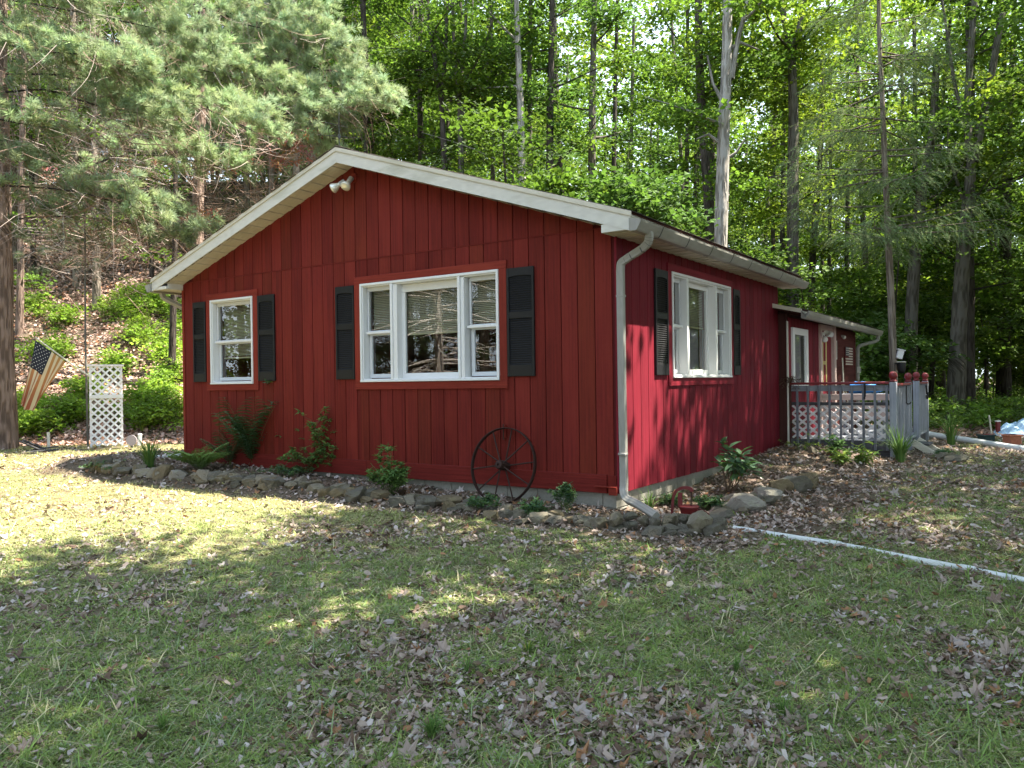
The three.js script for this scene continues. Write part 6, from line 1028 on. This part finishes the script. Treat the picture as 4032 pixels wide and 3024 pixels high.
const grassMat = phy(1, 1, 1, { transmission: 0.3, roughness: 0.85, ior: 1.35 });
const mixc = (a, b, t) => a.map((v, i) => lerp(v, b[i], t));
{
  const L = [[], [], [], [], []];
  for (let i = 0; i < 110000; i++) {
    const [x, z, d] = sampleGround(2.5, 19); if (inHouse(x, z)) continue; const { litter, moss, bed } = patch(x, z), f = fbm(x * 2.2, z * 2.2 + 50, 3);
    if (bed > 0.5 && rnd() < 0.88) continue; if (rnd() < litter * 0.72 + moss * 0.3 - 0.25 * f) continue;
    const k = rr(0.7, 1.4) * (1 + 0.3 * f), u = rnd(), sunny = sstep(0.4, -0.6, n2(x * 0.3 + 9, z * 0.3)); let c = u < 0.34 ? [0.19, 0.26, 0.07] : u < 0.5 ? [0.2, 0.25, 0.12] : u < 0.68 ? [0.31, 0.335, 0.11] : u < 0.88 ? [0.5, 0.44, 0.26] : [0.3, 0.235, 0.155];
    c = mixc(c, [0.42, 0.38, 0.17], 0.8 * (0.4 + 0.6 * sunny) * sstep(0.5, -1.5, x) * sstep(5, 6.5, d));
    const g = u > 0.62 ? 3 : u > 0.36 ? 2 : rnd() < 0.5 ? 0 : 1, s = rr(0.7, 1.2) * (0.85 + d * 0.035);
    L[g].push([mat4(onGround(x, z, 0.002), upTo(normalAt(x, z)).multiply(euler(0, rnd() * 6.28, 0)), V(s, s * rr(0.6, 1), s)), C(...c.map((v) => v * k))]);
  }
  for (let i = 0; i < 4000; i++) { const [x, z, d] = sampleGround(2.5, 8); if (inHouse(x, z)) continue; const { litter, bed } = patch(x, z); if (bed > 0.3 || rnd() < litter * 0.6) continue; const u = rnd(), k = rr(0.7, 1.3), c = u < 0.5 ? [0.2, 0.3, 0.08] : u < 0.75 ? [0.22, 0.29, 0.14] : [0.5, 0.45, 0.27]; L[4].push([mat4(onGround(x, z, 0.004), upTo(normalAt(x, z)).multiply(euler(0, rnd() * 6.28, 0)), rr(0.6, 1.3)), C(...c.map((v) => v * k))]); }
  L.forEach((l, i) => setUD(instances('grass', GRASS[i], grassMat, l, scene, 'stuff'), ['short upright lawn grass', 'low sparse lawn grass', 'mown lawn grass lying flat', 'dry straw-coloured grass clippings on the lawn', 'longer stray grass blades bending over the lawn'][i], 'grass'));
}
function lobed(k) {                          // a fallen maple leaf: five pointed lobes, curled
  const R = [], tips = [[0, 1], [0.38, 0.55], [0.8, 0.85], [1.15, 0.5], [1.6, 0.66], [2.1, 0.42], [2.6, 0.36]]; for (const [a, r] of tips) R.push([a, r * rr(0.88, 1.1)]); const pts = R.concat(R.slice(1).reverse().map(([a, r]) => [-a, r * rr(0.88, 1.1)])), s = soup(), cu = rr(0.15, 0.95), cv = rr(-0.5, 0.9), ph = rnd() * 3.14;
  const P = (a, r) => { const x = Math.sin(a) * r, y = Math.cos(a) * r, u = x * Math.cos(ph) + y * Math.sin(ph); return [x, 0.02 + cu * u * u + cv * 0.25 * r * Math.sin(a * 3 + k), y]; };
  for (let i = 0; i < pts.length; i++) { const a = pts[i], b = pts[(i + 1) % pts.length]; s.tri([0, 0.02, 0], P(b[0], b[1]), P(a[0], a[1])); } return s.done();
}
function scrap(k) { const s = soup(), n = 5, c = rr(-0.5, 0.6), q = []; for (let i = 0; i < n; i++) { const a = i / n * 6.28, r = rr(0.45, 1), x = Math.cos(a) * r, y = Math.sin(a) * r * 0.6; q.push([x, c * x * x * 0.6 + rr(0, 0.15), y]); } for (let i = 1; i < n - 1; i++) s.tri(q[0], q[i + 1], q[i]); return s.done(); }
const MAPLE = [0, 1, 2, 3, 4].map(lobed), SCRAP = [0, 1, 2, 3, 4, 5].map(scrap), litterMat = phy(1, 1, 1, { roughness: 0.9, transmission: 0.12, ior: 1.4 });
const litterColour = () => { const u = rnd(), k = rr(0.75, 1.2); return C(...(u < 0.38 ? [0.36, 0.285, 0.24] : u < 0.62 ? [0.26, 0.19, 0.15] : u < 0.76 ? [0.46, 0.4, 0.37] : u < 0.92 ? [0.15, 0.1, 0.072] : [0.3, 0.16, 0.085]).map((v) => v * k)); };
{
  const S = SCRAP.map(() => []), Mp = MAPLE.map(() => []);
  for (let i = 0; i < 170000; i++) {
    const [x, z, d] = sampleGround(2.5, 20); if (inHouse(x, z, 0.0)) continue; const { litter, moss } = patch(x, z); if (rnd() > 0.1 + (x > 0.5 && d > 5 ? 0.75 : 0.5) * Math.pow(litter, 1.3) - 0.15 * moss) continue;
    const s = (rnd() < 0.6 ? rr(0.007, 0.016) : rr(0.014, 0.031)) * (0.8 + 0.06 * d); S[i % 6].push([mat4(onGround(x, z, 0.004 + 0.8 * s * rnd()), upTo(normalAt(x, z)).multiply(euler(rr(-0.75, 0.75), rnd() * 6.28, rr(-0.75, 0.75))), s), litterColour()]);
  }
  for (let i = 0; i < 9500; i++) {
    const [x, z, d] = sampleGround(2.6, 20); if (inHouse(x, z)) continue; const { litter } = patch(x, z); if (rnd() > 0.1 + 0.75 * litter * litter) continue;
    const s = rr(0.03, 0.068) * (1 + 0.02 * d); Mp[i % 5].push([mat4(onGround(x, z, 0.006), upTo(normalAt(x, z)).multiply(euler(rr(-0.45, 0.45), rnd() * 6.28, rr(-0.45, 0.45))), V(s * rr(0.6, 1), s * rr(0.6, 1.7), s * rr(0.75, 1.1))), litterColour()]);
  }
  // deep litter on the hillside and under the wood
  for (let i = 0; i < 60000; i++) {
    const right = rnd() < 0.3, d = right ? 15 * Math.pow(3, rnd()) : 16.6 * Math.pow(2.1, rnd()), x = right ? d * rr(0.15, 0.74) : d * rr(-0.75, -0.12); if (inHouse(x, -d)) continue;
    const s = rr(0.04, 0.085) * (d > 26 ? 1.4 : 1); (rnd() < 0.5 ? Mp[i % 5] : S[i % 6]).push([mat4(onGround(x, -d, 0.01 + 0.05 * rnd()), upTo(normalAt(x, -d)).multiply(euler(rr(-0.7, 0.7), rnd() * 6.28, rr(-0.7, 0.7))), s), litterColour().multiply(C(1.35, 1.15, 1.08))]);
  }
  S.forEach((l, i) => setUD(instances('leaf_litter', SCRAP[i], litterMat, l, scene, 'stuff'), 'crumbled brown and grey leaf scraps strewn over the ground', 'leaf litter'));
  Mp.forEach((l, i) => setUD(instances('fallen_leaves', MAPLE[i], litterMat, l, scene, 'stuff'), 'curled dry maple leaves fallen on the grass and hillside', 'fallen leaves'));
}
{ // fallen twigs
  const g = []; for (let i = 0; i < 170; i++) { const [x, z] = sampleGround(2.8, 13); if (inHouse(x, z, 0.1)) continue; const a = rnd() * 6.28, l = rr(0.06, 0.4), p = onGround(x, z, 0.012), q = onGround(x + Math.cos(a) * l, z + Math.sin(a) * l, 0.014); g.push(tube([p, p.clone().lerp(q, 0.5).add(V(rr(-0.02, 0.02), 0.012, rr(-0.02, 0.02))), q], rr(0.0015, 0.004), 0.001, 4)); }
  for (const pts of [[[-40, 2575], [150, 2565], [290, 2560], [450, 2535]], [[610, 2672], [780, 2620], [900, 2585], [1010, 2562]], [[3330, 2810], [3360, 2780], [3405, 2740]], [[3700, 2790], [3850, 2788], [4060, 2790]], [[40, 2608], [200, 2603]]]) g.push(tube(curve(pts.map(([x, y]) => groundAt(x, y).add(V(0, 0.015, 0))), 12), 0.005, 0.003, 5));
  const o = mesh('fallen_twigs', g, std(0.16, 0.13, 0.11), scene); setUD(o, 'thin dead twigs scattered over the lawn', 'twigs', null, 'stuff');
}
{ // green growth on the hillside and at the foot of the wood
  const A = [[], []], clumps = [[345, 655, 55, 30], [260, 665, 60, 25], [320, 640, 40, 25], [80, 655, 40, 30], [100, 760, 60, 25], [300, 720, 50, 25], [360, 760, 40, 25], [345, 850, 60, 50], [365, 800, 40, 30], [300, 880, 50, 30], [250, 790, 40, 20], [330, 905, 60, 25], [60, 930, 70, 15], [150, 900, 60, 20], [180, 850, 40, 25], [275, 640, 30, 25], [60, 870, 30, 30], [380, 700, 25, 40], [140, 690, 40, 20], [375, 880, 30, 40]];
  for (const [cx, cy, rx, ry] of clumps) for (let i = 0; i < rx * 1.35; i++) { const p = groundAt((cx + gauss() * rx * 0.6) * K, (cy + ry * 0.6 + gauss() * ry * 0.6) * K); if (inHouse(p.x, p.z, 0.2)) continue; A[i % 2].push([mat4(p.add(V(0, rr(0.05, 0.55), 0)), euler(rr(-0.3, 0.3), rnd() * 6.28, rr(-0.3, 0.3)), rr(0.6, 1.25)), leafColour({ k: 1.75, y: 0.3 })]); }
  A.forEach((l, i) => setUD(instances('undergrowth', FINE[i], leafMat, l, scene, 'stuff'), 'light green undergrowth on the leaf-covered hillside', 'undergrowth'));
  const B = [[], []]; for (let i = 0; i < 5200; i++) { const d = 16 * Math.pow(2.6, rnd()), x = d * rr(0.22, 0.74); if (rnd() > 0.35 + 0.6 * n2(x * 0.3, d * 0.3)) continue; B[i % 2].push([mat4(onGround(x, -d, rr(0.03, 0.6)), euler(rr(-0.3, 0.3), rnd() * 6.28, rr(-0.3, 0.3)), rr(0.7, 1.5)), leafColour(T.green)]); }
  B.forEach((l, i) => setUD(instances('ground_cover', FINE[i], leafMat, l, scene, 'stuff'), 'low green growth on the floor of the wood', 'undergrowth'));
}
renderer.render(scene, camera);
